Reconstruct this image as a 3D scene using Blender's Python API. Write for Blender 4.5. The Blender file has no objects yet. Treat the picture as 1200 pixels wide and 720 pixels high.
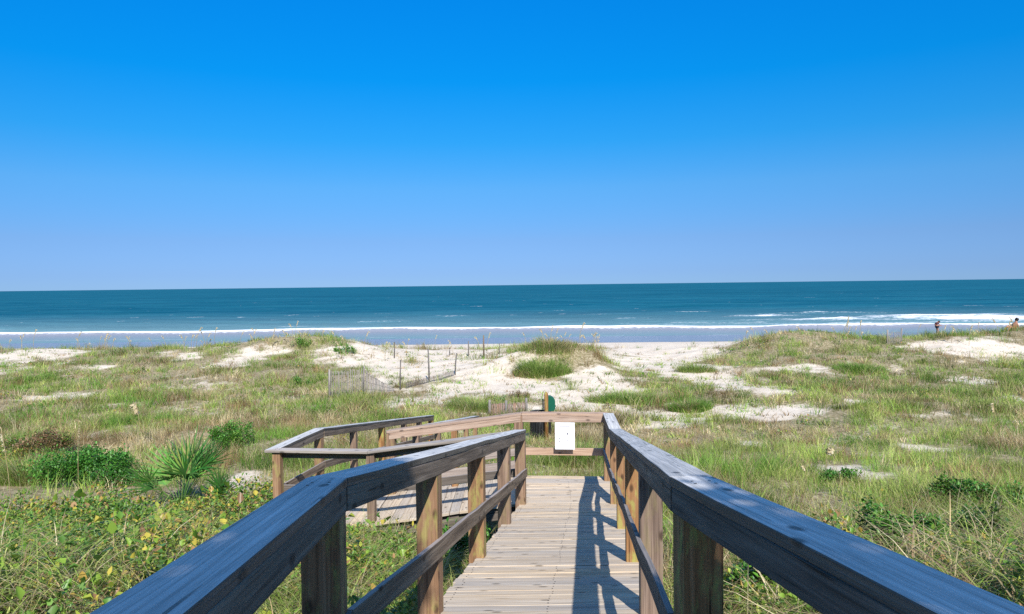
import bpy, bmesh, math, random
import numpy as np
from mathutils import Vector, Matrix, Euler

R = math.radians
DENOISE = False
rng = np.random.default_rng(7)
random.seed(7)
scene = bpy.context.scene
COL = scene.collection

# ------------------------------------------------------------------ camera
F_PX, W_PX, H_PX = 850.0, 1200.0, 720.0
cam_d = bpy.data.cameras.new('camera')
cam = bpy.data.objects.new('camera', cam_d)
COL.objects.link(cam)
cam_d.sensor_width = 36.0
cam_d.lens = F_PX / W_PX * 36.0
cam_d.clip_start = 0.05
cam_d.clip_end = 80000
PITCH, ROLL = 1.74, 0.69
CM = Matrix.Rotation(R(90 - PITCH), 3, 'X') @ Matrix.Rotation(R(-ROLL), 3, 'Z')
cam.matrix_world = CM.to_4x4()
scene.camera = cam


def ray(px, py):
    d = CM @ Vector(((px - W_PX / 2) / F_PX, -(py - H_PX / 2) / F_PX, -1.0))
    return d / d.y          # scaled so that one step is one metre of depth


# ------------------------------------------------------------------ noise
def vnoise(x, y, seed=0):
    x = np.asarray(x, float); y = np.asarray(y, float)
    xi = np.floor(x).astype(np.int64); yi = np.floor(y).astype(np.int64)
    xf = x - xi; yf = y - yi
    u = xf * xf * (3 - 2 * xf); v = yf * yf * (3 - 2 * yf)

    def h(a, b):
        n = (a * 374761393 + b * 668265263 + seed * 144269504) & 0x7fffffff
        n = ((n ^ (n >> 13)) * 1274126177) & 0x7fffffff
        return ((n ^ (n >> 16)) & 0xffff) / 65535.0
    a = h(xi, yi); b = h(xi + 1, yi); c = h(xi, yi + 1); d = h(xi + 1, yi + 1)
    return (a * (1 - u) + b * u) * (1 - v) + (c * (1 - u) + d * u) * v


def fbm(x, y, seed=0, octaves=4):
    s = 0; a = .5
    for k in range(octaves):
        s = s + a * vnoise(x * 2 ** k, y * 2 ** k, seed + 17 * k); a *= .5
    return s / (1 - .5 ** octaves)


def gauss(x, y, cx, cy, sx, sy):
    return np.exp(-((x - cx) / sx) ** 2 - ((y - cy) / sy) ** 2)


# ------------------------------------------------------------------ terrain height
_PY = [-40, -8, 0, 5, 8, 12, 16, 20, 26, 32, 38, 46, 52, 58, 66, 75, 90, 120, 200]
_PZ = [-1.7, -2.0, -2.55, -3.15, -3.5, -3.95, -4.3, -4.62, -4.75, -4.7, -4.42, -4.0, -4.45, -4.95, -5.4, -5.78, -6.2, -7.2, -10]
HUMPS = [(-4.2, 5.2, 2.4, 3.6, .70), (4.6, 4.6, 2.2, 3.0, .5), (-14, 46, 4.6, 3.2, .92), (-24, 45, 5, 3, .25), (-9.5, 44, 2.0, 2.5, .35),
         (-33, 47, 5, 3, .2), (18.3, 46, 4.2, 3.4, .82), (27.6, 45, 3.4, 3.2, .55), (33.5, 47, 3.2, 3.2, .75),
         (1.7, 37.8, 2.6, 1.8, 1.10), (3.9, 38.6, 1.3, 1.4, .55), (9.8, 46, 4.4, 7, -.62), (-4.5, 46, 4.2, 5, -.42),
         (10.5, 30, 3, 2.5, .25), (-10, 24, 5, 3, .15), (14, 25, 5, 3, .2)]


def gz(x, y):
    x = np.asarray(x, float); y = np.asarray(y, float)
    z = np.interp(y, _PY, _PZ)
    for cx, cy, sx, sy, a in HUMPS:
        z = z + a * gauss(x, y, cx, cy, sx, sy)
    w = np.clip((y - 10) / 8, 0, 1) * np.clip((62 - y) / 8, 0, 1)
    z = z + w * (.55 * (fbm(x / 6.0, y / 4.0, 3) - .5) + .13 * (fbm(x / 1.7, y / 1.4, 5, 3) - .5))
    w2 = np.clip((70 - y) / 10, 0, 1)
    z = z + w2 * .05 * (fbm(x / .55, y / .5, 9, 2) - .5)
    return z


def g(px, py, far=95.0):
    """where the sight line through a point of the photograph meets the ground"""
    d = ray(px, py)
    t = np.arange(3.0, far, .04)
    below = np.nonzero(d.z * t < gz(d.x * t, t))[0]
    k = t[below[0]] if len(below) else far
    return float(d.x * k), float(k), float(gz(d.x * k, k))


# ------------------------------------------------------------------ object helpers
def tag(o, label=None, cat=None, group=None, kind=None):
    if label: o['label'] = label
    if cat: o['category'] = cat
    if group: o['group'] = group
    if kind: o['kind'] = kind
    return o


def empty(name, loc=(0, 0, 0), rz=0.0):
    o = bpy.data.objects.new(name, None)
    COL.objects.link(o); o.location = loc; o.rotation_euler = (0, 0, rz)
    return o


def copy_tree(o, parent=None):
    c = o.copy(); COL.objects.link(c)
    if parent is not None: c.parent = parent
    for ch in list(o.children): copy_tree(ch, c)
    return c


class MB:
    """collects boards, tubes and leaves; build() links them as one mesh object"""
    def __init__(s): s.v, s.f, s.uv, s.rnd, s.col, s.mi, s.sm = [], [], [], [], [], [], []

    def face(s, idx, uv=None, rnd=0., col=(1, 1, 1), mi=0, smooth=False):
        s.f.append(idx); s.uv.append(uv or [(0, 0)] * len(idx)); s.rnd.append(rnd); s.col.append(col); s.mi.append(mi); s.sm.append(smooth)

    def prism(s, A, B, rnd=None, n=1, jit=0., mi=0, col=(1, 1, 1)):
        """4 corner loop A to 4 corner loop B, grain running from A to B"""
        rnd = random.random() if rnd is None else rnd
        A = [Vector(a) for a in A]; B = [Vector(b) for b in B]
        L = sum(((b - a).length for a, b in zip(A, B))) / 4
        per = [0]
        for i in range(4): per.append(per[-1] + (A[(i + 1) % 4] - A[i]).length)
        u0, v0 = random.random() * 50, random.random() * 50
        base = len(s.v)
        for k in range(n + 1):
            t = k / n
            j = Vector((random.uniform(-1, 1), random.uniform(-1, 1), random.uniform(-1, 1))) * (jit if 0 < k < n else 0)
            for a, b in zip(A, B): s.v.append(tuple(a.lerp(b, t) + j))
        for k in range(n):
            for i in range(4):
                i2 = (i + 1) % 4
                q = [base + 4 * k + i, base + 4 * k + i2, base + 4 * k + 4 + i2, base + 4 * k + 4 + i]
                ua, ub = u0 + L * k / n, u0 + L * (k + 1) / n
                s.face(q, [(ua, v0 + per[i]), (ua, v0 + per[i + 1]), (ub, v0 + per[i + 1]), (ub, v0 + per[i])], rnd, col, mi)
        w = per[1]; h = per[2] - per[1]
        for off, order in ((0, (3, 2, 1, 0)), (4 * n, (0, 1, 2, 3))):
            c = [(0, 0), (0, w), (h * .3, w), (h * .3, 0)]
            s.face([base + off + i for i in order], [(u0 + c[i][0], v0 + c[i][1]) for i in order], rnd, col, mi)

    def box(s, c, d, rnd=None, rz=0., mi=0, col=(1, 1, 1)):
        """upright box, grain along z; c = centre of its foot, d = its size"""
        x, y, z = d[0] / 2, d[1] / 2, d[2]
        m = Matrix.Rotation(rz, 3, 'Z')
        A = [Vector(c) + m @ Vector(p) for p in ((-x, -y, 0), (x, -y, 0), (x, y, 0), (-x, y, 0))]
        s.prism(A, [a + Vector((0, 0, z)) for a in A], rnd, mi=mi, col=col)

    def tube(s, pts, rad, n=8, mi=0, col=(1, 1, 1), cap=True, smooth=True):
        pts = [Vector(p) for p in pts]
        if not hasattr(rad, '__len__'): rad = [rad] * len(pts)
        base = len(s.v); rnd = random.random()
        L = 0
        for i, p in enumerate(pts):
            d = (pts[min(i + 1, len(pts) - 1)] - pts[max(i - 1, 0)]).normalized()
            a = d.cross(Vector((0, 0, 1)))
            if a.length < .05: a = d.cross(Vector((0, 1, 0)))
            a.normalize(); b = d.cross(a)
            for k in range(n):
                t = 2 * math.pi * k / n
                s.v.append(tuple(p + (a * math.cos(t) + b * math.sin(t)) * rad[i]))
        for i in range(len(pts) - 1):
            l2 = L + (pts[i + 1] - pts[i]).length
            for k in range(n):
                k2 = (k + 1) % n
                s.face([base + i * n + k, base + i * n + k2, base + i * n + n + k2, base + i * n + n + k],
                       [(L, k * .03), (L, k * .03 + .03), (l2, k * .03 + .03), (l2, k * .03)], rnd, col, mi, smooth)
            L = l2
        if cap:
            s.face([base + k for k in range(n)][::-1], None, rnd, col, mi)
            s.face([base + (len(pts) - 1) * n + k for k in range(n)], None, rnd, col, mi)

    def build(s, name, mat, parent=None, loc=None):
        me = bpy.data.meshes.new(name)
        me.from_pydata(s.v, [], s.f)
        uv = me.uv_layers.new(name='UVMap')
        uv.data.foreach_set('uv', np.array([c for f in s.uv for p in f for c in p], 'f'))
        at = me.attributes.new('rnd', 'FLOAT', 'FACE'); at.data.foreach_set('value', np.array(s.rnd, 'f'))
        ac = me.attributes.new('col', 'FLOAT_COLOR', 'FACE')
        ac.data.foreach_set('color', np.array([(*c, 1) for c in s.col], 'f').ravel())
        me.polygons.foreach_set('material_index', np.array(s.mi, 'i'))
        me.polygons.foreach_set('use_smooth', np.array(s.sm, bool))
        for m in (mat if isinstance(mat, (list, tuple)) else [mat]): me.materials.append(m)
        o = bpy.data.objects.new(name, me); COL.objects.link(o)
        if parent is not None: o.parent = parent
        if loc is not None: o.location = loc
        return o


def quads_mesh(name, verts, quads, cols, mat, parent=None, smooth=False):
    """verts (N,3), quads (M,4), one colour per vertex"""
    me = bpy.data.meshes.new(name)
    nv, nf = len(verts), len(quads)
    me.vertices.add(nv); me.vertices.foreach_set('co', np.ascontiguousarray(verts, 'f').ravel())
    me.loops.add(nf * 4); me.loops.foreach_set('vertex_index', np.ascontiguousarray(quads, 'i').ravel())
    me.polygons.add(nf)
    me.polygons.foreach_set('loop_start', np.arange(0, nf * 4, 4, dtype='i'))
    me.update(calc_edges=True)
    if smooth: me.polygons.foreach_set('use_smooth', np.ones(nf, bool))
    if cols is not None:
        a = me.attributes.new('col', 'FLOAT_COLOR', 'POINT')
        a.data.foreach_set('color', np.concatenate([cols, np.ones((nv, 1))], 1).astype('f').ravel())
    me.materials.append(mat)
    o = bpy.data.objects.new(name, me); COL.objects.link(o)
    if parent is not None: o.parent = parent
    return o


# ------------------------------------------------------------------ materials
def nt(name):
    m = bpy.data.materials.new(name); m.use_nodes = True
    t = m.node_tree; t.nodes.clear()
    out = t.nodes.new('ShaderNodeOutputMaterial')
    return m, t, out


def N(t, typ, **kw):
    n = t.nodes.new(typ)
    for k, v in kw.items():
        if k in n.inputs: n.inputs[k].default_value = v
        else: setattr(n, k, v)
    return n


def ramp(t, src, stops):
    r = t.nodes.new('ShaderNodeValToRGB')
    els = r.color_ramp.elements
    while len(els) < len(stops): els.new(.5)
    for e, (p, c) in zip(els, stops):
        e.position = p; e.color = (*c, 1) if len(c) == 3 else c
    t.links.new(src, r.inputs[0])
    return r.outputs[0]


def mix(t, fac, a, b, mode='MIX'):
    n = t.nodes.new('ShaderNodeMix'); n.data_type = 'RGBA'; n.blend_type = mode
    for i, v in ((0, fac), (6, a), (7, b)):
        if isinstance(v, bpy.types.NodeSocket): t.links.new(v, n.inputs[i])
        else: n.inputs[i].default_value = v if i == 0 else (*v, 1)
    return n.outputs[2]


def math_(t, op, a, b=0., clamp=False):
    n = t.nodes.new('ShaderNodeMath'); n.operation = op; n.use_clamp = clamp
    for i, v in enumerate((a, b)):
        if isinstance(v, bpy.types.NodeSocket): t.links.new(v, n.inputs[i])
        else: n.inputs[i].default_value = v
    return n.outputs[0]


def wood(name, dark, mid, light, lichen=None, lich_amt=.0, rough=.8, bump=.5, spec=.25, bleach_lit=None):
    m, t, out = nt(name)
    uv = N(t, 'ShaderNodeUVMap', uv_map='UVMap')
    rnd = N(t, 'ShaderNodeAttribute', attribute_name='rnd')

    def noise(sx, sy, detail=6, dist=.0, rough_=.6):
        mp = N(t, 'ShaderNodeMapping'); mp.inputs['Scale'].default_value = (sx, sy, 1)
        t.links.new(uv.outputs[0], mp.inputs[0])
        n = N(t, 'ShaderNodeTexNoise', Scale=1.0, Detail=detail, Roughness=rough_, Distortion=dist)
        t.links.new(mp.outputs[0], n.inputs['Vector'])
        return n.outputs[0]
    g1 = noise(1.1, 26, 6, .6)
    g2 = noise(2.2, 125, 4, .15)
    crk = noise(.9, 46, 3, .25)
    blotch = noise(2.2, 5, 5, .3)
    c = ramp(t, g1, [(.28, dark), (.5, mid), (.74, light)])
    c = mix(t, math_(t, 'MULTIPLY', ramp(t, g2, [(.36, (1, 1, 1)), (.52, (0, 0, 0))]), .45), c, tuple(x * .45 for x in dark))
    c = mix(t, ramp(t, blotch, [(.35, (0, 0, 0)), (.7, (.4, .4, .4))]), c, tuple(x * .8 for x in mid))
    c = mix(t, math_(t, 'MULTIPLY', ramp(t, crk, [(.30, (1, 1, 1)), (.345, (0, 0, 0))]), .8), c, tuple(x * .3 for x in dark))
    if bleach_lit:          # upward faces silver: bleaching, with lit tops against shaded sides put in the colour
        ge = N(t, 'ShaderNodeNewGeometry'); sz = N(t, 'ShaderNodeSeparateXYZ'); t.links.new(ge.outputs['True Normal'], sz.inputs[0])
        top = ramp(t, g1, [(.25, tuple(x * .42 for x in bleach_lit)), (.48, tuple(x * .85 for x in bleach_lit)), (.72, tuple(min(.8, x * 1.2) for x in bleach_lit))])
        top = mix(t, math_(t, 'MULTIPLY', ramp(t, g2, [(.38, (1, 1, 1)), (.50, (0, 0, 0))]), .62), top, tuple(x * .4 for x in bleach_lit))
        top = mix(t, math_(t, 'MULTIPLY', ramp(t, crk, [(.30, (1, 1, 1)), (.345, (0, 0, 0))]), .85), top, tuple(x * .15 for x in bleach_lit))
        top = mix(t, ramp(t, blotch, [(.4, (0, 0, 0)), (.75, (.35, .35, .35))]), top, tuple(x * .6 for x in bleach_lit))
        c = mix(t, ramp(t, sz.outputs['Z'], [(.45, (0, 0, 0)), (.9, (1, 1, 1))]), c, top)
    # each board its own tone
    hs = N(t, 'ShaderNodeHueSaturation')
    t.links.new(c, hs.inputs['Color'])
    t.links.new(math_(t, 'MULTIPLY_ADD', rnd.outputs['Fac'], .4), hs.inputs['Value'])
    hs.inputs['Value'].links[0].from_node.inputs[2].default_value = .8
    t.links.new(math_(t, 'MULTIPLY_ADD', rnd.outputs['Fac'], .6), hs.inputs['Saturation'])
    hs.inputs['Saturation'].links[0].from_node.inputs[2].default_value = .7
    c = hs.outputs[0]
    # knots
    mp = N(t, 'ShaderNodeMapping'); mp.inputs['Scale'].default_value = (2.6, 5.0, 1)
    t.links.new(uv.outputs[0], mp.inputs[0])
    vo = N(t, 'ShaderNodeTexVoronoi', voronoi_dimensions='2D', Scale=1.0); t.links.new(mp.outputs[0], vo.inputs['Vector'])
    kn = ramp(t, vo.outputs['Distance'], [(.05, (1, 1, 1)), (.115, (0, 0, 0))])
    c = mix(t, math_(t, 'MULTIPLY', kn, .75), c, tuple(x * .35 for x in dark))
    if lichen:
        l = noise(3, 9, 6, .2, .7)
        lf = ramp(t, l, [(.5, (0, 0, 0)), (.62, (1, 1, 1))])
        lf = math_(t, 'MULTIPLY', lf, ramp(t, rnd.outputs['Fac'], [(.3, (.15, .15, .15)), (.9, (1, 1, 1))]))
        c = mix(t, math_(t, 'MULTIPLY', lf, lich_amt), c, lichen)
    b = N(t, 'ShaderNodeBsdfPrincipled', Roughness=rough)
    b.inputs['Specular IOR Level'].default_value = spec
    t.links.new(c, b.inputs['Base Color'])
    bp = N(t, 'ShaderNodeBump', Strength=bump, Distance=.006)
    hgt = math_(t, 'ADD', math_(t, 'MULTIPLY', g1, .6), math_(t, 'MULTIPLY', g2, .6))
    hgt = math_(t, 'SUBTRACT', hgt, math_(t, 'MULTIPLY', kn, .5))
    hgt = math_(t, 'SUBTRACT', hgt, ramp(t, crk, [(.30, (1, 1, 1)), (.36, (0, 0, 0))]))
    t.links.new(hgt, bp.inputs['Height']); t.links.new(bp.outputs[0], b.inputs['Normal'])
    t.links.new(b.outputs[0], out.inputs[0])
    return m


def plain(name, col, rough=.7, spec=.3, metal=0., var=.25, scale=30):
    m, t, out = nt(name)
    tc = N(t, 'ShaderNodeTexCoord')
    n = N(t, 'ShaderNodeTexNoise', Scale=scale, Detail=4); t.links.new(tc.outputs['Object'], n.inputs['Vector'])
    c = ramp(t, n.outputs[0], [(.3, tuple(x * (1 - var) for x in col)), (.7, tuple(min(1, x * (1 + var)) for x in col))])
    b = N(t, 'ShaderNodeBsdfPrincipled', Roughness=rough, Metallic=metal); b.inputs['Specular IOR Level'].default_value = spec
    t.links.new(c, b.inputs['Base Color']); t.links.new(b.outputs[0], out.inputs[0])
    return m


def leafmat(name, trans=.35, rough=.55, spec=.25):
    m, t, out = nt(name)
    a = N(t, 'ShaderNodeAttribute', attribute_name='col')
    b = N(t, 'ShaderNodeBsdfPrincipled', Roughness=rough); b.inputs['Specular IOR Level'].default_value = spec
    t.links.new(a.outputs['Color'], b.inputs['Base Color'])
    tr = N(t, 'ShaderNodeBsdfTranslucent')
    t.links.new(mix(t, .35, a.outputs['Color'], (.35, .5, .05)), tr.inputs['Color'])
    ms = N(t, 'ShaderNodeMixShader'); ms.inputs[0].default_value = trans
    t.links.new(b.outputs[0], ms.inputs[1]); t.links.new(tr.outputs[0], ms.inputs[2])
    t.links.new(ms.outputs[0], out.inputs[0])
    return m


M = {}
M['cap'] = wood('weathered_cap', (.035, .030, .025), (.105, .092, .078), (.20, .18, .155), rough=.6, bump=.9, spec=.4, bleach_lit=(.66, .64, .61))
M['deck'] = wood('weathered_deck', (.37, .29, .205), (.57, .47, .36), (.71, .61, .48), (.48, .34, .18), .22, bump=.35)
M['board'] = wood('weathered_rail_board', (.05, .038, .03), (.17, .135, .105), (.30, .25, .20), bump=.6, bleach_lit=(.36, .32, .30))
M['post'] = wood('treated_post', (.11, .06, .036), (.28, .165, .095), (.43, .28, .175), (.34, .33, .09), 1.0, bump=.6)
M['pale'] = wood('sunbleached_board', (.23, .155, .12), (.40, .30, .235), (.54, .44, .36), bump=.4)
M['silver'] = wood('silver_fence_wood', (.15, .13, .115), (.29, .26, .23), (.42, .39, .35), bump=.3, bleach_lit=(.42, .38, .35))
M['fence'] = wood('grey_fence_slats', (.09, .08, .07), (.19, .17, .15), (.29, .26, .23), bump=.3)
M['red'] = wood('reddish_fence_wood', (.20, .12, .095), (.33, .22, .18), (.44, .32, .27), bump=.3)
M['blade'] = leafmat('grass_blade', .30)
M['leaf'] = leafmat('vine_leaf', .25, .42, .4)
M['stem'] = plain('dry_stem', (.34, .27, .13), .8)
M['head'] = leafmat('oat_spikelet', .25, .8, .1)
M['galv'] = plain('grey_wire', (.16, .15, .14), .5, .5, .6)
M['barrel'] = plain('dark_barrel', (.018, .019, .02), .5, .4)
M['green'] = plain('green_box_plastic', (.006, .095, .055), .42, .4, var=.15)
M['sign'] = plain('white_sign', (.82, .82, .83), .45, .4, var=.02)
M['ink'] = plain('grey_ink', (.16, .16, .20), .7)
M['skin'] = plain('tanned_skin', (.42, .20, .12), .55, .4, var=.08)
M['hair'] = plain('dark_hair', (.02, .015, .012), .5)
M['maroon'] = plain('maroon_cloth', (.07, .02, .025), .8)
M['orange'] = plain('orange_brown_cloth', (.42, .14, .06), .8)
M['swim'] = plain('dark_swimwear', (.02, .025, .04), .7)
M['bark'] = plain('oak_bark', (.13, .10, .08), .9, .1, var=.4, scale=12)
M['nail'] = plain('nail_head', (.08, .06, .05), .5, .5, .7)


# ------------------------------------------------------------------ vegetation cover: where sand lies bare
# (photo x, y, half width, half height) of the bare patches, carried to fixed places on the ground
_SAND = [(20, 415, 42, 7, .85), (70, 465, 48, 5, .8), (300, 412, 45, 8, .62), (270, 425, 40, 5, .8), (390, 410, 26, 7, .7), (120, 432, 30, 4, .6),
         (520, 438, 110, 20, .95), (590, 452, 85, 15, .95), (460, 415, 60, 9, .8), (690, 472, 42, 14, 1), (755, 425, 62, 17, 1),
         (790, 409, 90, 8, 1.2), (650, 492, 40, 7, .9), (880, 455, 48, 9, .9), (890, 486, 85, 9, 1), (780, 492, 55, 8, .9),
         (1090, 407, 32, 10, .85), (1165, 408, 50, 11, .9), (1130, 446, 24, 5, .9), (1090, 526, 26, 7, .8), (940, 432, 38, 5, .8),
         (975, 548, 36, 6, .6), (810, 438, 60, 10, .9), (1188, 467, 16, 6, .9), (1000, 470, 45, 5, .55), (290, 562, 22, 12, .5),
         (620, 480, 50, 9, .95), (505, 407, 95, 7, 1.0), (690, 440, 35, 15, 1), (215, 417, 20, 4, .8), (720, 455, 40, 8, .9), (60, 412, 60, 4, .6), (490, 470, 50, 6, .7),
         (1050, 500, 20, 4, .5), (880, 520, 30, 4, .4), (400, 500, 25, 4, .5), (200, 520, 25, 5, .4)]
SAND = []
for px, py, hw, hh, a in _SAND:
    x, y, _ = g(px, py)
    y0 = g(px, py + hh)[1]; y1 = g(px, py - hh)[1]
    SAND.append((x, (y0 + y1) / 2 if y1 - y0 < 14 else y, hw * y / F_PX, min(max((y1 - y0) / 2, .5), 6), a))


for px, py, hw, a in ((735, 428, 34, 1.05), (775, 418, 50, 1.05), (700, 452, 26, 1.0), (820, 446, 34, .95)):
    x, y, _ = g(px, py); SAND.append((x, y, hw * y / F_PX, 2.6, a))
SAND.append((-4.6, 47.5, 5.2, 4.2, 1.05))


def bare(x, y):
    """0 where plants grow, 1 on bare sand"""
    s = np.zeros_like(np.asarray(x, float))
    wx = x + 1.6 * (fbm(x / 1.8, y / 1.8, 21, 3) - .5); wy = y + 1.6 * (fbm(x / 1.8, y / 1.8, 22, 3) - .5)
    for cx, cy, sx, sy, a in SAND:
        s = np.maximum(s, a * np.exp(-(((wx - cx) / sx) ** 2 + ((wy - cy) / sy) ** 2) ** 1.5))
    s = s * (1 - .85 * gauss(x, y, 2.2, 38.3, 2.7, 1.7))
    s = np.maximum(s, np.clip((y - 52 - 4 * (fbm(x / 4, y / 4, 23) - .5)) / 4, 0, 1))
    s = s * .93 + (1.15 * (fbm(x / 1.5, y / 1.2, 24, 4) - .525) + .5 * (fbm(x / .5, y / .5, 27, 2) - .5)) * np.clip((y - 9) / 5, 0, 1) * (s < 1.05)
    return np.clip(s, 0, 1)


# boardwalk footprint, so that nothing grows through the planks
def deck_clear(x, y):
    """height limit for plants at a point (a big number away from the boardwalk)"""
    lim = np.full_like(np.asarray(x, float), 9.)
    near = (y < 2.9) & (x > -1.0 - .0576 * (y - 2.9)) & (x < .92 - .0576 * (y - 2.8))
    lim = np.where(near, .15, lim)
    rampm = (y >= 2.8) & (y < 11.75) & (x > -.95 + .1186 * (y - 2.9)) & (x < .9 + .1 * (y - 2.8))
    lim = np.where(rampm, .12, lim)
    cross = (y > 10.0) & (y < 11.9) & (x > -3.65) & (x < .4)
    lim = np.where(cross, .12, lim)
    r3 = (y >= 11.8) & (y < 20.5) & (x > -3.3 + .1086 * (y - 11.9)) & (x < -1.8 + .1086 * (y - 11.7))
    lim = np.where(r3, .05, lim)
    return lim


# ------------------------------------------------------------------ ground
def build_ground():
    ys = np.concatenate([np.arange(-40, -4, 3.0), np.arange(-4, 16, .14), np.arange(16, 70, .26), np.arange(70, 100, 1.0), np.array([110, 130, 160, 200.])])
    ss = np.linspace(-1, 1, 420)
    ss = np.sign(ss) * (np.abs(ss) * .62 + .38 * np.abs(ss) ** 4)
    Y, S = np.meshgrid(ys, ss, indexing='ij')
    X = S * (18 + 1.75 * np.clip(Y, 0, 200))
    X = np.where(Y > 60, S * (18 + 1.75 * 60 + 6 * (Y - 60)), X)
    Z = gz(X, Y)
    b = bare(X, Y)
    Z = Z + .035 * b * (fbm(X / .35, Y / .35, 31, 2) - .5) * (Y < 56)
    V = np.stack([X, Y, Z], -1).reshape(-1, 3)
    ny, nx = X.shape
    i = np.arange(ny * nx).reshape(ny, nx)
    q = np.stack([i[:-1, :-1], i[:-1, 1:], i[1:, 1:], i[1:, :-1]], -1).reshape(-1, 4)
    wet = np.clip((Y - 66.5 - 1.2 * (fbm(X / 9, Y / 9, 33) - .5) + .045 * X) / 1.6, 0, 1)
    shoot = (Y < 14) * np.clip(1 - (Y - 9.5) / 3, 0, 1)
    C = np.stack([b, wet, shoot], -1).reshape(-1, 3)
    m, t, out = nt('dune_sand')
    a = N(t, 'ShaderNodeAttribute', attribute_name='col')
    sp = N(t, 'ShaderNodeSeparateColor'); t.links.new(a.outputs['Color'], sp.inputs[0])
    tc = N(t, 'ShaderNodeTexCoord')

    def noise(sc, det=5, r=.6):
        n = N(t, 'ShaderNodeTexNoise', Scale=sc, Detail=det, Roughness=r); t.links.new(tc.outputs['Object'], n.inputs['Vector']); return n.outputs[0]
    n1, n2, n3 = noise(1.6), noise(9), noise(45, 3)
    sand = ramp(t, n1, [(.3, (.60, .505, .395)), (.7, (.75, .655, .53))])
    sand = mix(t, ramp(t, n2, [(.56, (0, 0, 0)), (.70, (.6, .6, .6))]), sand, (.42, .34, .24))
    litter = ramp(t, n2, [(.3, (.12, .10, .045)), (.5, (.27, .22, .12)), (.7, (.48, .40, .28))])
    soil = ramp(t, n3, [(.3, (.03, .022, .014)), (.6, (.10, .07, .04)), (.8, (.2, .14, .08))])
    low = mix(t, sp.outputs[2], litter, soil)
    f = math_(t, 'ADD', sp.outputs[0], math_(t, 'MULTIPLY', math_(t, 'SUBTRACT', n2, .5), .7))
    c = mix(t, ramp(t, f, [(.18, (0, 0, 0)), (.5, (1, 1, 1))]), low, sand)
    c = mix(t, sp.outputs[1], c, (.20, .185, .18))
    b_ = N(t, 'ShaderNodeBsdfPrincipled'); b_.inputs['Specular IOR Level'].default_value = .3
    t.links.new(c, b_.inputs['Base Color'])
    t.links.new(ramp(t, sp.outputs[1], [(0, (.9,) * 3), (1, (.22,) * 3)]), b_.inputs['Roughness'])
    bp = N(t, 'ShaderNodeBump', Strength=.6, Distance=.05)
    t.links.new(math_(t, 'MULTIPLY', math_(t, 'ADD', n2, math_(t, 'MULTIPLY', n3, .5)), math_(t, 'SUBTRACT', 1., sp.outputs[1])), bp.inputs['Height'])
    t.links.new(bp.outputs[0], b_.inputs['Normal']); t.links.new(b_.outputs[0], out.inputs[0])
    o = quads_mesh('ground', V, q, C, m, smooth=True)
    o['kind'] = 'structure'
    return o


build_ground()


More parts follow.
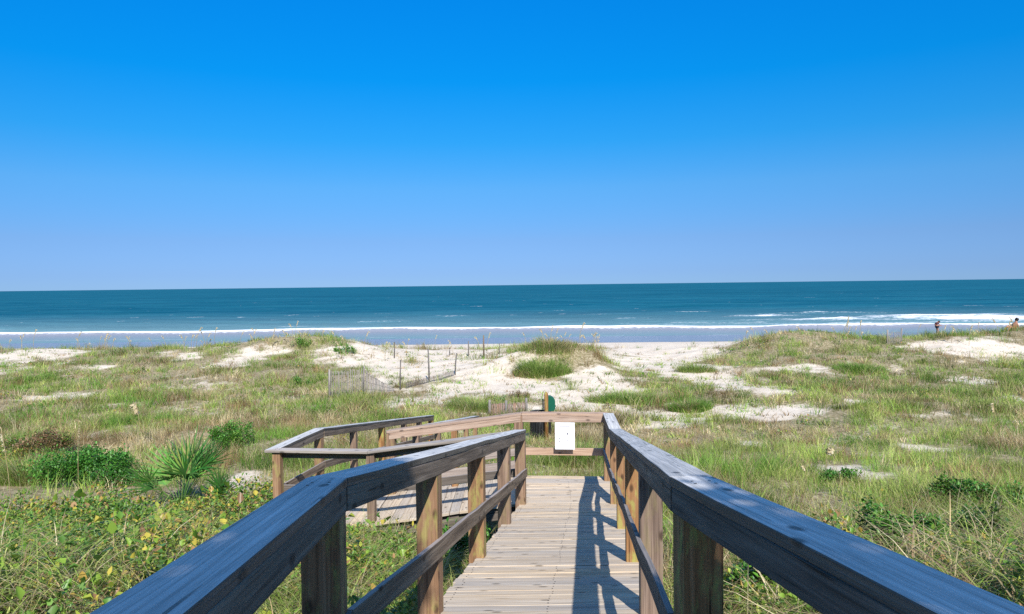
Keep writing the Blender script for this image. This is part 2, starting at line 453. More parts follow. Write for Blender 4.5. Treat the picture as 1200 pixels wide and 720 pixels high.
# ------------------------------------------------------------------ sea
def build_sea():
    ys = np.concatenate([np.arange(74, 170, .32), np.arange(170, 420, 2.2), np.geomspace(420, 40000, 60)])
    ss = np.linspace(-1, 1, 520)
    ss = np.sign(ss) * (np.abs(ss) * .35 + .65 * np.abs(ss) ** 3)
    Y, S = np.meshgrid(ys, ss, indexing='ij')
    X = S * (260 + 2.2 * np.clip(Y - 80, 0, None))
    sh = -.05 * X                                      # the shore runs slightly nearer on the right
    yy = Y - sh
    meander = 4.2 * (fbm(X / 13, X * 0 + 3.3, 41, 3) - .5) * 2
    # swell
    amp = .13 * np.clip((yy - 96) / 10, 0, 1)
    ph = fbm(X / 30, Y / 30, 42, 3) * 9
    Z = -6.0 + amp * (np.sin(yy / 1.9 + ph) + .6 * np.sin(yy / 1.05 + X / 7 + ph * 1.7)) * np.clip(420 - Y, 0, 300) / 300
    Z += .10 * (fbm(X / 2.2, Y / 1.4, 43, 3) - .5) * np.clip((yy - 97) / 8, 0, 1) * (Y < 420)
    # the long breaker
    y0 = 96.3 + meander
    d = yy - y0
    ridge = np.where(d < 0, np.exp(-(d / .7) ** 2), np.exp(-(d / 2.4) ** 2))
    Z += .42 * ridge * (.75 + .5 * fbm(X / 8, X * 0, 44, 2))
    foam = np.exp(-((d - .1) / (.22 + .85 * fbm(X / 9, X * 0 + 1.7, 45, 3))) ** 2) * 1.2
    trail = np.clip(d / 2, 0, 1) * np.exp(-d / 5.0) * (.25 + .5 * fbm(X / 12, Y / 3, 46, 3))
    foam = np.maximum(foam, trail)
    # thin swash in front of the breaker
    sw = np.clip(1 + d / 16, 0, 1) * (d < 0)
    lace = np.exp(-((yy - 84.5 - 1.5 * (fbm(X / 7, X * 0, 48, 3) - .5)) / .35) ** 2) * .5
    foam = np.maximum(foam, lace * (fbm(X / 5, Y / 2, 49, 2) > .45))
    # whitewater on the right
    for (cx, cy, sx, sy, a, h) in ((52, 112, 18, 4.5, 1.05, .35), (72, 107, 20, 4.5, 1.25, .4), (44, 126, 10, 2.2, .75, .3), (57, 131, 12, 1.8, .8, .3),
                                   (70, 119, 16, 4.0, .9, .25), (16, 140, 6, 1.2, .55, .25), (-14, 133, 5, 1.0, .4, .25), (36, 146, 8, 1.0, .5, .2), (88, 112, 12, 4, 1, .3)):
        e = np.exp(-((X - cx) / sx) ** 2 - ((Y - cy - 1.8 * (fbm(X / 5, X * 0 + cy, 50, 3) - .5) * 2) / sy) ** 2)
        foam = np.maximum(foam, a * e * (.15 + 1.35 * fbm(X / 4.0, Y / 1.6, 51, 4)))
        Z += h * e * (.5 + fbm(X / 3, Y / 1.5, 52, 3))
    for (yl, th, cut, am) in ((103, .5, .45, .6), (109, .7, .55, .55), (121, .7, .62, .45), (139, .9, .64, .45)):
        dd = yy - yl - 5 * (fbm(X / 18, X * 0 + yl, 61, 3) - .5)
        part = np.clip((fbm(X / 11, X * 0 + yl * 3, 62, 3) - cut) * 7, 0, 1)
        foam = np.maximum(foam, am * part * np.where(dd < 0, np.exp(-(dd / th) ** 2), np.exp(-dd / (2.2 * th))))
        Z += .22 * part * np.exp(-(dd / (th * 1.6)) ** 2)
    caps = (fbm(X / 5, Y / 2.2, 53, 3) > .80) * (yy > 120) * (Y < 420)
    foam = np.maximum(foam, caps * .42)
    shallow = np.exp(-np.clip(yy - 100, 0, None) / 38) * .9
    C = np.stack([np.clip(foam, 0, 1.3) / 1.3, shallow, sw], -1).reshape(-1, 3)
    V = np.stack([X, Y, Z], -1).reshape(-1, 3)
    ny, nx = X.shape
    i = np.arange(ny * nx).reshape(ny, nx)
    q = np.stack([i[:-1, :-1], i[:-1, 1:], i[1:, 1:], i[1:, :-1]], -1).reshape(-1, 4)
    m, t, out = nt('sea_water')
    a = N(t, 'ShaderNodeAttribute', attribute_name='col')
    sp = N(t, 'ShaderNodeSeparateColor'); t.links.new(a.outputs['Color'], sp.inputs[0])
    tc = N(t, 'ShaderNodeTexCoord')

    def noise(sx, sy, det=5, r=.6):
        mp = N(t, 'ShaderNodeMapping'); mp.inputs['Scale'].default_value = (sx, sy, 1); t.links.new(tc.outputs['Object'], mp.inputs[0])
        n = N(t, 'ShaderNodeTexNoise', Scale=1.0, Detail=det, Roughness=r); t.links.new(mp.outputs[0], n.inputs['Vector']); return n.outputs[0]
    n1, n2, n3, n4 = noise(.5, 1.3), noise(.02, .09, 4), noise(1.6, 3.2), noise(.004, .02, 3)
    deep = ramp(t, n2, [(.38, (.001, .080, .140)), (.62, (.012, .130, .190))])
    deep = mix(t, ramp(t, n4, [(.4, (0, 0, 0)), (.65, (.6, .6, .6))]), deep, (.0, .060, .108))
    n5 = noise(.035, .55, 6, .7)
    deep = mix(t, ramp(t, n5, [(.45, (0, 0, 0)), (.7, (.75, .75, .75))]), deep, (.035, .155, .215))
    deep = mix(t, ramp(t, n5, [(.3, (.6, .6, .6)), (.46, (0, 0, 0))]), deep, (.008, .090, .105))
    c = mix(t, ramp(t, sp.outputs[1], [(.1, (0, 0, 0)), (1.0, (.85, .85, .85))]), deep, (.19, .33, .36))
    c = mix(t, sp.outputs[2], c, (.27, .275, .31))
    f = math_(t, 'ADD', sp.outputs[0], math_(t, 'MULTIPLY', math_(t, 'SUBTRACT', n3, .5), .95))
    ff = ramp(t, math_(t, 'MULTIPLY', f, math_(t, 'MULTIPLY', sp.outputs[0], 12., True)), [(.26, (0, 0, 0)), (.66, (1, 1, 1))])
    c = mix(t, ff, c, (.86, .87, .88))
    b = N(t, 'ShaderNodeBsdfPrincipled', Roughness=.9); b.inputs['Specular IOR Level'].default_value = 0
    t.links.new(c, b.inputs['Base Color'])
    gl = N(t, 'ShaderNodeBsdfGlossy', Roughness=.22)
    ms = N(t, 'ShaderNodeMixShader')
    t.links.new(math_(t, 'MULTIPLY', math_(t, 'ADD', .045, math_(t, 'MULTIPLY', sp.outputs[2], .16)), math_(t, 'SUBTRACT', 1., ff)), ms.inputs[0])
    t.links.new(b.outputs[0], ms.inputs[1]); t.links.new(gl.outputs[0], ms.inputs[2])
    bp = N(t, 'ShaderNodeBump', Strength=.9, Distance=.35)
    t.links.new(math_(t, 'ADD', n1, math_(t, 'MULTIPLY', n3, .35)), bp.inputs['Height'])
    t.links.new(math_(t, 'SUBTRACT', .95, math_(t, 'MULTIPLY', sp.outputs[2], .8)), bp.inputs['Strength'])
    t.links.new(bp.outputs[0], b.inputs['Normal']); t.links.new(bp.outputs[0], gl.inputs['Normal']); t.links.new(ms.outputs[0], out.inputs[0])
    o = quads_mesh('sea', V, q, C, m, smooth=True)
    o['kind'] = 'structure'


build_sea()

# ------------------------------------------------------------------ boardwalk
CAP_T, CAP_IN, CAP_OUT, RAIL_H = .038, .042, .126, 1.04
AZ1, SL1 = -.0576, -.124
KY = 2.87


def dz(y):                    # deck height of the first two runs
    return -1.3 - .175 * y if y > KY else -1.3 - .175 * KY - SL1 * (KY - y)


boardwalk = empty('boardwalk', (0, KY, float(gz(0, KY))))
tag(boardwalk, 'weathered wooden boardwalk with railings zigzagging down through the dunes', 'boardwalk')
BW_OFF = Vector(boardwalk.location)


def bw(mb, name, mat, bevel=.005):
    mb.v = [tuple(Vector(v) - BW_OFF) for v in mb.v]
    o = mb.build(name, mat, boardwalk)
    if bevel:
        md = o.modifiers.new('bevel', 'BEVEL'); md.width = bevel; md.segments = 2; md.limit_method = 'ANGLE'; md.angle_limit = R(50)
    return o


def rail_run(P, inward, posts, mats, mid=True, mid_h=.44, near_posts=(), skip_apron=()):
    """P: (x, y, deck z) along the inner faces of the posts; inward: +1 when the walk lies to the right of the run"""
    P = [Vector(p) for p in P]
    n = len(P)
    dirs, nor = [], []
    for a, b in zip(P, P[1:]):
        d = Vector((b.x - a.x, b.y - a.y, 0)).normalized(); dirs.append(d)
        nor.append(Vector((d.y, -d.x, 0)) * inward)
    mit = []
    for i in range(n):
        if i == 0: mit.append(nor[0])
        elif i == n - 1: mit.append(nor[-1])
        else:
            s = nor[i - 1] + nor[i]; mit.append(s / (1 + nor[i - 1].dot(nor[i])))
    up = Vector((0, 0, 1))

    def seg(i, o_in, o_out, z0, z1, mat, name, trim0=0., trim1=0., nn=6, jit=.003):
        a, b = P[i], P[i + 1]
        L = (b - a).length
        A = [a + mit[i] * o_in + up * z0, a + mit[i] * o_in + up * z1, a + mit[i] * o_out + up * z1, a + mit[i] * o_out + up * z0]
        B = [b + mit[i + 1] * o_in + up * z0, b + mit[i + 1] * o_in + up * z1, b + mit[i + 1] * o_out + up * z1, b + mit[i + 1] * o_out + up * z0]
        A2 = [p.lerp(q, trim0 / L) for p, q in zip(A, B)]; B2 = [q.lerp(p, trim1 / L) for p, q in zip(A, B)]
        if inward < 0: A2.reverse(); B2.reverse()
        mb = MB(); mb.prism(A2, B2, n=max(1, int(L / .5)), jit=jit)
        if name == 'cap_rail':              # nail heads where the cap meets its posts
            tn = (b - a).normalized(); cn = nor[i]
            for (ip, f, w) in posts:
                if ip != i: continue
                pc = a.lerp(b, min(max(f, .03), .97)) + up * (RAIL_H + .0015) - cn * .04
                for q1, q2 in ((-.03, -.035), (.03, -.03), (-.025, .04), (.032, .035)):
                    qc = pc + tn * q1 + cn * q2; b0 = len(mb.v)
                    mb.v += [tuple(qc + tn * .007 * math.cos(k * .785) + cn * .007 * math.sin(k * .785)) for k in range(8)]
                    mb.face(list(range(b0, b0 + 8))[::-inward], None, .5, (1, 1, 1), 1)
            mat = [mat, M['nail']]
        return bw(mb, name, mat)
    for i in range(n - 1):
        e0 = -.03 if i == 0 else .0015
        e1 = -.03 if i == n - 2 else .0015
        mc = mats[i] if isinstance(mats, list) else mats
        seg(i, CAP_IN, -CAP_OUT, RAIL_H - CAP_T, RAIL_H, mc[0], 'cap_rail', e0, e1)
        if i not in skip_apron:
            seg(i, .038, .0005, RAIL_H - CAP_T - .102, RAIL_H - CAP_T - .002, mc[1], 'rail_board', .012 if i else 0, .012)
        if mid: seg(i, .054, .024, mid_h - .058, mid_h + .058, mc[1], 'mid_rail', .004, .004, jit=.006)
    for (i, f, w) in posts:
        a, b = P[i], P[i + 1]
        p = a.lerp(b, f)
        d, nn_ = dirs[i], nor[i]
        gzv = float(gz(p.x, p.y)) - .25
        c = p - nn_ * (w / 2 - .034)
        if f == 1.0: c -= d * (w / 2 - .02)
        if f == 0.0: c += d * (w / 2 - .02)
        top = p.z + RAIL_H - CAP_T - .003
        mb = MB()
        h = w / 2
        # the top is cut to the slope of the rail
        sl = (b.z - a.z) / max(1e-6, Vector((b.x - a.x, b.y - a.y)).length)
        A = [c - d * h - nn_ * h, c + d * h - nn_ * h, c + d * h + nn_ * h, c - d * h + nn_ * h]
        low = [Vector((q.x, q.y, gzv)) for q in A]
        pz = [top + (q - p).dot(d) * sl for q in A]
        hi = [Vector((q.x, q.y, z)) for q, z in zip(A, pz)]
        if inward > 0: low.reverse(); hi.reverse()
        mb.prism(low, hi)
        bw(mb, 'post', M['post'], .006)


def deck(A, B, C, D, name='deck', mat='deck', w=.135, gap=.004, over=.02):
    """planks laid across from the A-B edge to the D-C edge; A, D on the left, B, C on the right"""
    A, B, C, D = map(Vector, (A, B, C, D))
    L = ((D - A).length + (C - B).length) / 2
    n = max(1, round(L / (w + gap)))
    mb = MB()
    for k in range(n):
        t0, t1 = k / n, (k + 1) / n - gap / L
        l0, l1, r0, r1 = A.lerp(D, t0), A.lerp(D, t1), B.lerp(C, t0), B.lerp(C, t1)
        ax = (r0 - l0).normalized()
        o1, o2 = over + random.uniform(-.018, .018), over + random.uniform(-.018, .018)
        dzj = random.uniform(-.003, .003); tl = random.uniform(-.003, .003)
        up = Vector((0, 0, 1))
        l0 = l0 - ax * o1 + up * (dzj + tl); l1 = l1 - ax * o1 + up * (dzj - tl); r0 = r0 + ax * o2 + up * dzj; r1 = r1 + ax * o2 + up * dzj
        dn = -up * .038
        mb.prism([l0 + dn, l0, l1, l1 + dn], [r0 + dn, r0, r1, r1 + dn], n=3, jit=.0025, rnd=random.triangular(0, 1, .5))
        for f in (.045, .5, .955):      # two nails on each bearer
            for g_ in (.28, .72):
                c = l0.lerp(r0, f + random.uniform(-.004, .004)).lerp(l1.lerp(r1, f), g_) + up * .0022
                e1 = ax * .006; e2 = (l1 - l0).normalized() * .006
                b0 = len(mb.v)
                mb.v += [tuple(c + e1 * math.cos(a) + e2 * math.sin(a)) for a in (0, 1.05, 2.09, 3.14, 4.19, 5.24)]
                mb.face(list(range(b0, b0 + 6)), None, .5, (1, 1, 1), 1)
    o = bw(mb, name, [M[mat], M['nail']], .004)
    # two stringers carry the planks
    for (s, e, sg) in ((A, D, 1), (B, C, -1)):
        ax = (B - A).normalized() * sg
        m2 = MB()
        p, q = s + ax * .06, e + ax * .06
        z0, z1 = Vector((0, 0, -.225)), Vector((0, 0, -.044))
        loop = lambda v: [v + z0, v + z1, v + ax * .038 + z1, v + ax * .038 + z0]
        m2.prism(loop(p), loop(q), n=3)
        bw(m2, 'stringer', M['board'], 0)
    # nails along the planks
    return o


def line(y, x0, y0, s): return x0 + s * (y - y0)


LX = lambda y: line(y, -.715, 2.91, .1186) if y > 2.9 else line(y, -.715, 2.91, AZ1)
RX = lambda y: line(y, .650, 2.81, .1) if y > 2.85 else line(y, .650, 2.81, AZ1)
ZA = -3.06                                      # the landing at the foot of the ramp
ZB = -3.37                                      # the lower landing on the left
YR = 10.06
L0 = (LX(2.91), 2.91, dz(2.91)); R0 = (RX(2.81), 2.81, dz(2.81))
L1 = (LX(YR), YR, ZA); R1 = (RX(YR), YR, ZA)
R2 = (1.44, 11.27, ZA); FL = (.13, 11.40, ZA)
LN = (LX(-2.6), -2.6, dz(-2.6)); RN = (RX(-2.6), -2.6, dz(-2.6))
FB = (-2.02, 11.66, ZB); NB1 = (-2.06, 10.32, ZB); NB2 = (-3.44, 10.47, ZB)
BL = (-3.17, 11.93, ZB); BLe = (-2.26, 20.2, ZB - .155 * 8.3); FBe = (-1.08, 20.2, ZB - .155 * 8.5)
DARK = (M['cap'], M['board']); PALE = (M['pale'], M['pale']); GREY = (M['silver'], M['board'])
ts = lambda ys, a, b: [(y - a) / (b - a) for y in ys]
# left railing of the walk, right railing of the walk, the far railing of the landing going down to the left
rail_run([LN, L0, L1], +1, [(0, .04, .14), (0, .5, .14), (0, .985, .15)] + [(1, f, .14) for f in ts((4.62, 6.42, 8.28), 2.91, YR)] + [(1, 1.0, .14)], [DARK, DARK])
rail_run([RN, R0, R1, R2], -1, [(0, .04, .14), (0, .5, .14), (0, .985, .15)] + [(1, f, .14) for f in ts((4.55, 6.15, 7.9), 2.81, YR)] + [(1, .985, .14), (2, .97, .14)], [DARK, DARK, DARK])
far_mats = [PALE, PALE]
rail_run([R2, FL, FB], -1, [(1, 0.0, .14), (1, .5, .10), (1, .985, .14)], far_mats)
# near railing of the side ramp and the lower landing, then down to the sand
rail_run([L1, NB1, NB2, BL, BLe], +1, [(0, .99, .11), (1, .985, .12), (2, .96, .12), (3, .2, .12), (3, .42, .12), (3, .64, .12), (3, .82, .12), (3, .985, .12)],
         [GREY, GREY, DARK, DARK], skip_apron=())
rail_run([FB, FBe], -1, [(0, .2, .12), (0, .42, .12), (0, .64, .12), (0, .82, .12), (0, .985, .12)], DARK)
# decks
deck((LN[0] - .07, -2.6, dz(-2.6)), (RN[0] + .12, -2.6, dz(-2.6)), (RX(2.84) + .12, 2.85, dz(2.85)), (LX(2.89) - .07, 2.85, dz(2.85)))
deck((L0[0] - .03, 2.88, dz(2.88)), (R0[0] + .12, 2.88, dz(2.88)), (R1[0] + .12, YR, ZA), (L1[0] - .03, YR, ZA))
deck((L1[0] - .02, YR + .02, ZA), (R1[0] + .14, YR + .02, ZA), (R2[0] + .14, R2[1] + .16, ZA), (FL[0] - .02, FL[1] + .16, ZA), over=.008)
# side ramp and lower landing (planks run the other way)
u_ = Vector((FL[0] - .06, FL[1] + .13, ZA)); v_ = Vector((L1[0] - .06, YR + .04, ZA))
deck(v_, u_, (FB[0], FB[1] + .12, ZB), (NB1[0], NB1[1] - .1, ZB), over=.01)
deck((NB1[0] - .01, NB1[1] - .1, ZB), (FB[0] - .01, FB[1] + .12, ZB), (BL[0] - .1, BL[1] + .1, ZB), (NB2[0] - .1, NB2[1] - .1, ZB), over=.01)
deck((BL[0] - .1, BL[1] + .12, ZB), (FB[0] + .1, FB[1] + .2, ZB - .002), (FBe[0] + .1, 20.3, FBe[2]), (BLe[0] - .1, 20.3, BLe[2]))
# low kerb board along the far edge of the side ramp
mb = MB(); p, q = Vector(FL) + Vector((-.1, -.05, .16)), Vector(FB) + Vector((0, -.05, .16))
dn, bk = Vector((0, 0, .14)), Vector((0, -.038, 0))
mb.prism([p, p + dn, p + dn + bk, p + bk], [q, q + dn, q + dn + bk, q + bk], n=3, jit=.004); bw(mb, 'curb_board', M['pale'])

# ------------------------------------------------------------------ the sheet hung on the landing rail
sg = empty('rail_sign', (.80, 11.225, ZA + .50))
tag(sg, 'white rectangular sign with faint grey marks hung on the landing rail', 'sign')
sg.rotation_euler = (0, 0, math.atan2(FL[1] - R2[1], FL[0] - R2[0]) + math.pi)
mb = MB(); mb.box((0, -.047, .0), (.305, .006, .42)); o = mb.build('panel', M['sign'], sg)
md = o.modifiers.new('bevel', 'BEVEL'); md.width = .002
def mark(cx, cz, w, h):
    mb = MB()
    mb.prism([(cx - w / 2, -.0515, cz - h / 2), (cx + w / 2, -.0515, cz - h / 2), (cx + w / 2, -.0495, cz - h / 2), (cx - w / 2, -.0495, cz - h / 2)],
             [(cx - w / 2, -.0515, cz + h / 2), (cx + w / 2, -.0515, cz + h / 2), (cx + w / 2, -.0495, cz + h / 2), (cx - w / 2, -.0495, cz + h / 2)])
    mb.build('marking', M['ink'], sg)
for cx, cz, w, h in ((.04, .245, .026, .028), (-.088, .235, .006, .07), (-.088, .172, .018, .016), (-.086, .124, .016, .014), (.04, .135, .016, .014),
                     (-.032, .085, .018, .014), (-.005, .045, .012, .008), (.052, .185, .006, .03), (-.05, .245, .01, .006), (-.02, .30, .10, .005), (.0, .33, .12, .005), (-.03, .20, .03, .005), (-.035, .155, .03, .005), (.0, .36, .16, .006)):
    mark(cx, cz, w, h)

# ------------------------------------------------------------------ bin and post beyond the landing
px_, py_, pz_ = -.0, 0, 0
d = ray(640.5, 508); PYD = 21.6
bx, by = d.x * PYD, PYD
bz = float(gz(bx, by))
ps = empty('station_post', (bx, by, bz))
tag(ps, 'round topped brown wooden post standing in front of the black bin', 'post')
mb = MB(); mb.tube([(0, 0, -.3), (0, 0, 1.36), (0, 0, 1.42), (0, 0, 1.45)], [.062, .06, .045, .012], 14); mb.build('shaft', M['post'], ps)
gb = empty('green_dispenser', (bx + .10, by + .10, bz + .86))
tag(gb, 'small green box fixed behind the wooden post by the bin', 'dispenser')
mb = MB()
prof = [(-.12, 0), (.13, 0), (.17, .07), (.17, .30), (.13, .40), (.03, .46), (-.12, .46)]
A = len(mb.v)
for (x, z) in prof: mb.v.append((x, -.06, z))
for (x, z) in prof: mb.v.append((x, .10, z))
k = len(prof)
mb.face(list(range(k))); mb.face(list(range(2 * k - 1, k - 1, -1)))
for i in range(k): mb.face([i, i + k, (i + 1) % k + k, (i + 1) % k][::1])
o = mb.build('casing', M['green'], gb); md = o.modifiers.new('bevel', 'BEVEL'); md.width = .012; md.segments = 3
mb = MB(); mb.box((.165, 0, .12), (.05, .07, .05)); o = mb.build('spout', M['green'], gb); md = o.modifiers.new('bevel', 'BEVEL'); md.width = .008
mb = MB(); mb.box((-.192, 0, .05), (.04, .12, .30)); o = mb.build('back_plate', M['barrel'], gb)
bn = empty('litter_bin', (bx - .16, by + .42, bz))
tag(bn, 'round black slatted litter bin on the sand behind the post', 'litter bin')
mb = MB()
for k in range(22):
    a = 2 * math.pi * k / 22
    c = Vector((math.cos(a) * .31, math.sin(a) * .31, .04)); tn = Vector((-math.sin(a), math.cos(a), 0)) * .028; nn_ = Vector((math.cos(a), math.sin(a), 0)) * .012
    lp = [c - tn - nn_, c + tn - nn_, c + tn + nn_, c - tn + nn_]
    mb.prism(lp, [q + Vector((0, 0, .72)) for q in lp])
mb.build('slatted_body', M['barrel'], bn)
mb = MB(); mb.tube([(0, 0, .03), (0, 0, .74)], .28, 24); mb.build('liner', M['barrel'], bn)
mb = MB()
ring = [(math.cos(2 * math.pi * k / 24) * .325, math.sin(2 * math.pi * k / 24) * .325, .765) for k in range(25)]
mb.tube(ring, .024, 8, cap=False); mb.build('rim', M['barrel'], bn)

# ------------------------------------------------------------------ sand fences
def slat_fence(name, label, pts, h, mat, tilt=None, slat=.034, gap=.042, posts=(), wires=True, drop=None, gaps=None):
    """pts: ground points along the fence; slats stand between them"""
    root = empty(name, pts[0]); tag(root, label, 'fence'); O = Vector(pts[0])
    P = [Vector(p) for p in pts]
    mb = MB(); wmb = MB(); tops = []
    for i, (a, b) in enumerate(zip(P, P[1:])):
        L = (b - a).length; n = max(2, int(L / (slat + (gaps[i] if gaps else gap))))
        ax = (b - a).normalized(); pn = Vector((ax.y, -ax.x, 0))
        for k in range(n):
            t = (k + .5) / n
            p = a.lerp(b, t)
            ln = (tilt[i] if tilt else (0, 0)); ln2 = (tilt[i + 1] if tilt and i + 1 < len(tilt) else ln)
            lx = ln[0] + (ln2[0] - ln[0]) * t; ly = ln[1] + (ln2[1] - ln[1]) * t
            hh = h * random.uniform(.94, 1.03)
            if drop: hh *= drop[i] + (drop[i + 1] - drop[i]) * t
            upv = (Vector((0, 0, 1)) + ax * (lx + random.uniform(-.03, .03)) - pn * (ly + random.uniform(-.03, .03))).normalized() * hh
            foot = p - Vector((0, 0, .08))
            s2, t2 = ax * slat / 2, pn * .005
            lp = [foot - s2 - t2, foot + s2 - t2, foot + s2 + t2, foot - s2 + t2]
            lp = [q - O for q in lp]
            mb.prism(lp, [q + upv for q in lp])
            tops.append((p - O, upv))
    mb.build('slat_panel', mat, root)
    if wires:
        for f in (.2, .5, .82):
            w_ = MB(); w_.tube([p + u * f for p, u in tops[::3] + tops[-1:]], .004, 4); w_.build('wire', M['galv'], root)
    for (p, hh, lean) in posts:
        m2 = MB(); q = Vector(p) - O
        m2.tube([q - Vector((0, 0, .3)), q + Vector((lean[0] * .5, lean[1] * .5, hh * .5)), q + Vector((lean[0], lean[1], hh))], [.05, .048, .042], 9)
        m2.build('fence_stake', M['silver'], root)
    return root


a, b, c = g(386, 466), g(425, 463), g(463, 459)
slat_fence('sand_fence', 'grey slatted sand fence sagging over at its seaward end, left of the walk', [a, b, c], 1.2, M['silver'],
           tilt=[(0, 0), (.03, .05), (-.1, .6)], drop=[1, 1.05, .18], gaps=[.045, .006], posts=[(a, 1.22, (.02, 0)), (b, 1.25, (.06, .03))])
# stakes left over from the old fence line
for (px, py, top, lab, lean) in ((469, 457, 422, 'slim grey stake nearest the sagging slatted fence', .03), (503, 448, 409, 'tall grey stake midway along the old fence line', -.02),
                                (533, 440, 414, 'grey stake leaning over a buried strip of fence', .10), (462, 420, 401, 'short pale stake deep among the left dune sand', .04),
                                (527, 417, 408, 'stubby thin stake between the taller seaward stakes', 0), (549, 418, 400, 'thin stake just left of the two tall seaward stakes', .01),
                                (567, 420, 393, 'tallest dark stake, standing out against the wet sand', .0), (585, 415, 403, 'thin stake just right of the tallest dark stake', .02)):
    x, y, z = g(px, py)
    hh = max(.5, (py - top) * y / F_PX)
    o = MB(); rr = .035 + .012 * (top == 393)
    o.tube([(0, 0, -.3), (lean * .4, 0, hh * .5), (lean * hh, .02, hh)], [rr * 1.1, rr, rr * .9], 8)
    o = o.build('fence_post', M['fence'] if top != 393 else M['board'], None, (x, y, z))
    tag(o, lab, 'stake', 'stakes of the old fence line')
a, b = g(476, 456), g(533, 441)
slat_fence('buried_fence', 'nearly buried strip of slatted fence running between leaning stakes', [a, b], .35, M['fence'], tilt=[(.1, .3), (.3, .6)])
a, b, c = g(574, 489), g(592, 489), g(617, 488)
slat_fence('low_fence', 'low reddish slatted fence behind the landing beside the bin', [a, b, c], .58, M['red'], gap=.012, slat=.05, tilt=[(0, 0), (.05, .05), (0, 0)],
           posts=[(a, .62, (0, 0)), (b, .60, (.05, 0)), (c, .66, (0, 0))])
a, b = g(1040, 404), g(1056, 403)
slat_fence('dune_fence', 'short pale slatted fence on the right dune crest', [a, b], .85, M['silver'], gap=.07, posts=[(a, .9, (0, 0)), (b, .95, (.03, 0))])


# ------------------------------------------------------------------ grass
def blade_mesh(base, h, w, ang, lean, droop, col, seg=3, twist=None):
    """strips that rise from base, lean towards ang and droop at the tip"""
    n = len(base)
    t = np.linspace(0, 1, seg + 1)
    dx, dy = np.cos(ang), np.sin(ang)
    tw = ang + np.pi / 2 + (twist if twist is not None else rng.normal(0, .7, n))
    wx, wy = np.cos(tw), np.sin(tw)
    V = np.zeros((n, seg + 1, 2, 3)); C = np.zeros((n, seg + 1, 2, 3))
    for k, tk in enumerate(t):
        out = lean * h * tk ** 1.7
        zz = h * (tk - droop * tk ** 3)
        cx = base[:, 0] + dx * out; cy = base[:, 1] + dy * out; cz = base[:, 2] + zz
        ww = w * (1 - .88 * tk ** 1.6) * .5
        for s, sg_ in enumerate((-1, 1)):
            V[:, k, s, 0] = cx + sg_ * wx * ww; V[:, k, s, 1] = cy + sg_ * wy * ww; V[:, k, s, 2] = cz
            C[:, k, s, :] = col
    nvb = (seg + 1) * 2
    Q = np.array([[2 * k, 2 * k + 1, 2 * k + 3, 2 * k + 2] for k in range(seg)])
    q = (np.arange(n)[:, None, None] * nvb + Q[None]).reshape(-1, 4)
    return V.reshape(-1, 3), q, C.reshape(-1, 3)


def join(parts):
    off = 0; Vs, Qs, Cs = [], [], []
    for V, q, C in parts:
        Vs.append(V); Qs.append(q + off); Cs.append(C); off += len(V)
    return np.concatenate(Vs), np.concatenate(Qs), np.concatenate(Cs)


GREENS = np.array([(.24, .32, .055), (.30, .38, .085), (.17, .26, .04), (.37, .40, .12), (.27, .31, .085), (.20, .31, .055)])
TANS = np.array([(.46, .37, .20), (.38, .28, .14), (.54, .45, .28), (.28, .19, .11)])


def palette(n, tan_share, seed):
    r = np.random.default_rng(seed)
    gsel = GREENS[r.integers(0, len(GREENS), n)]; tsel = TANS[r.integers(0, len(TANS), n)]
    k = (r.random(n) < tan_share)[:, None]
    return np.where(k, tsel, gsel) * r.uniform(.75, 1.25, (n, 1))


_vx, _vy = zip(*sorted((g(px, py)[0], g(px, py)[1]) for px, py in ((0, 532), (60, 546), (120, 552), (170, 580), (250, 596), (310, 584))))


def in_vines(x, y):
    return (x < -1.2) & (x > -14) & (y < np.interp(x, _vx, _vy) + 1.2 * (fbm(x / .9, y / .9, 91, 3) - .5))


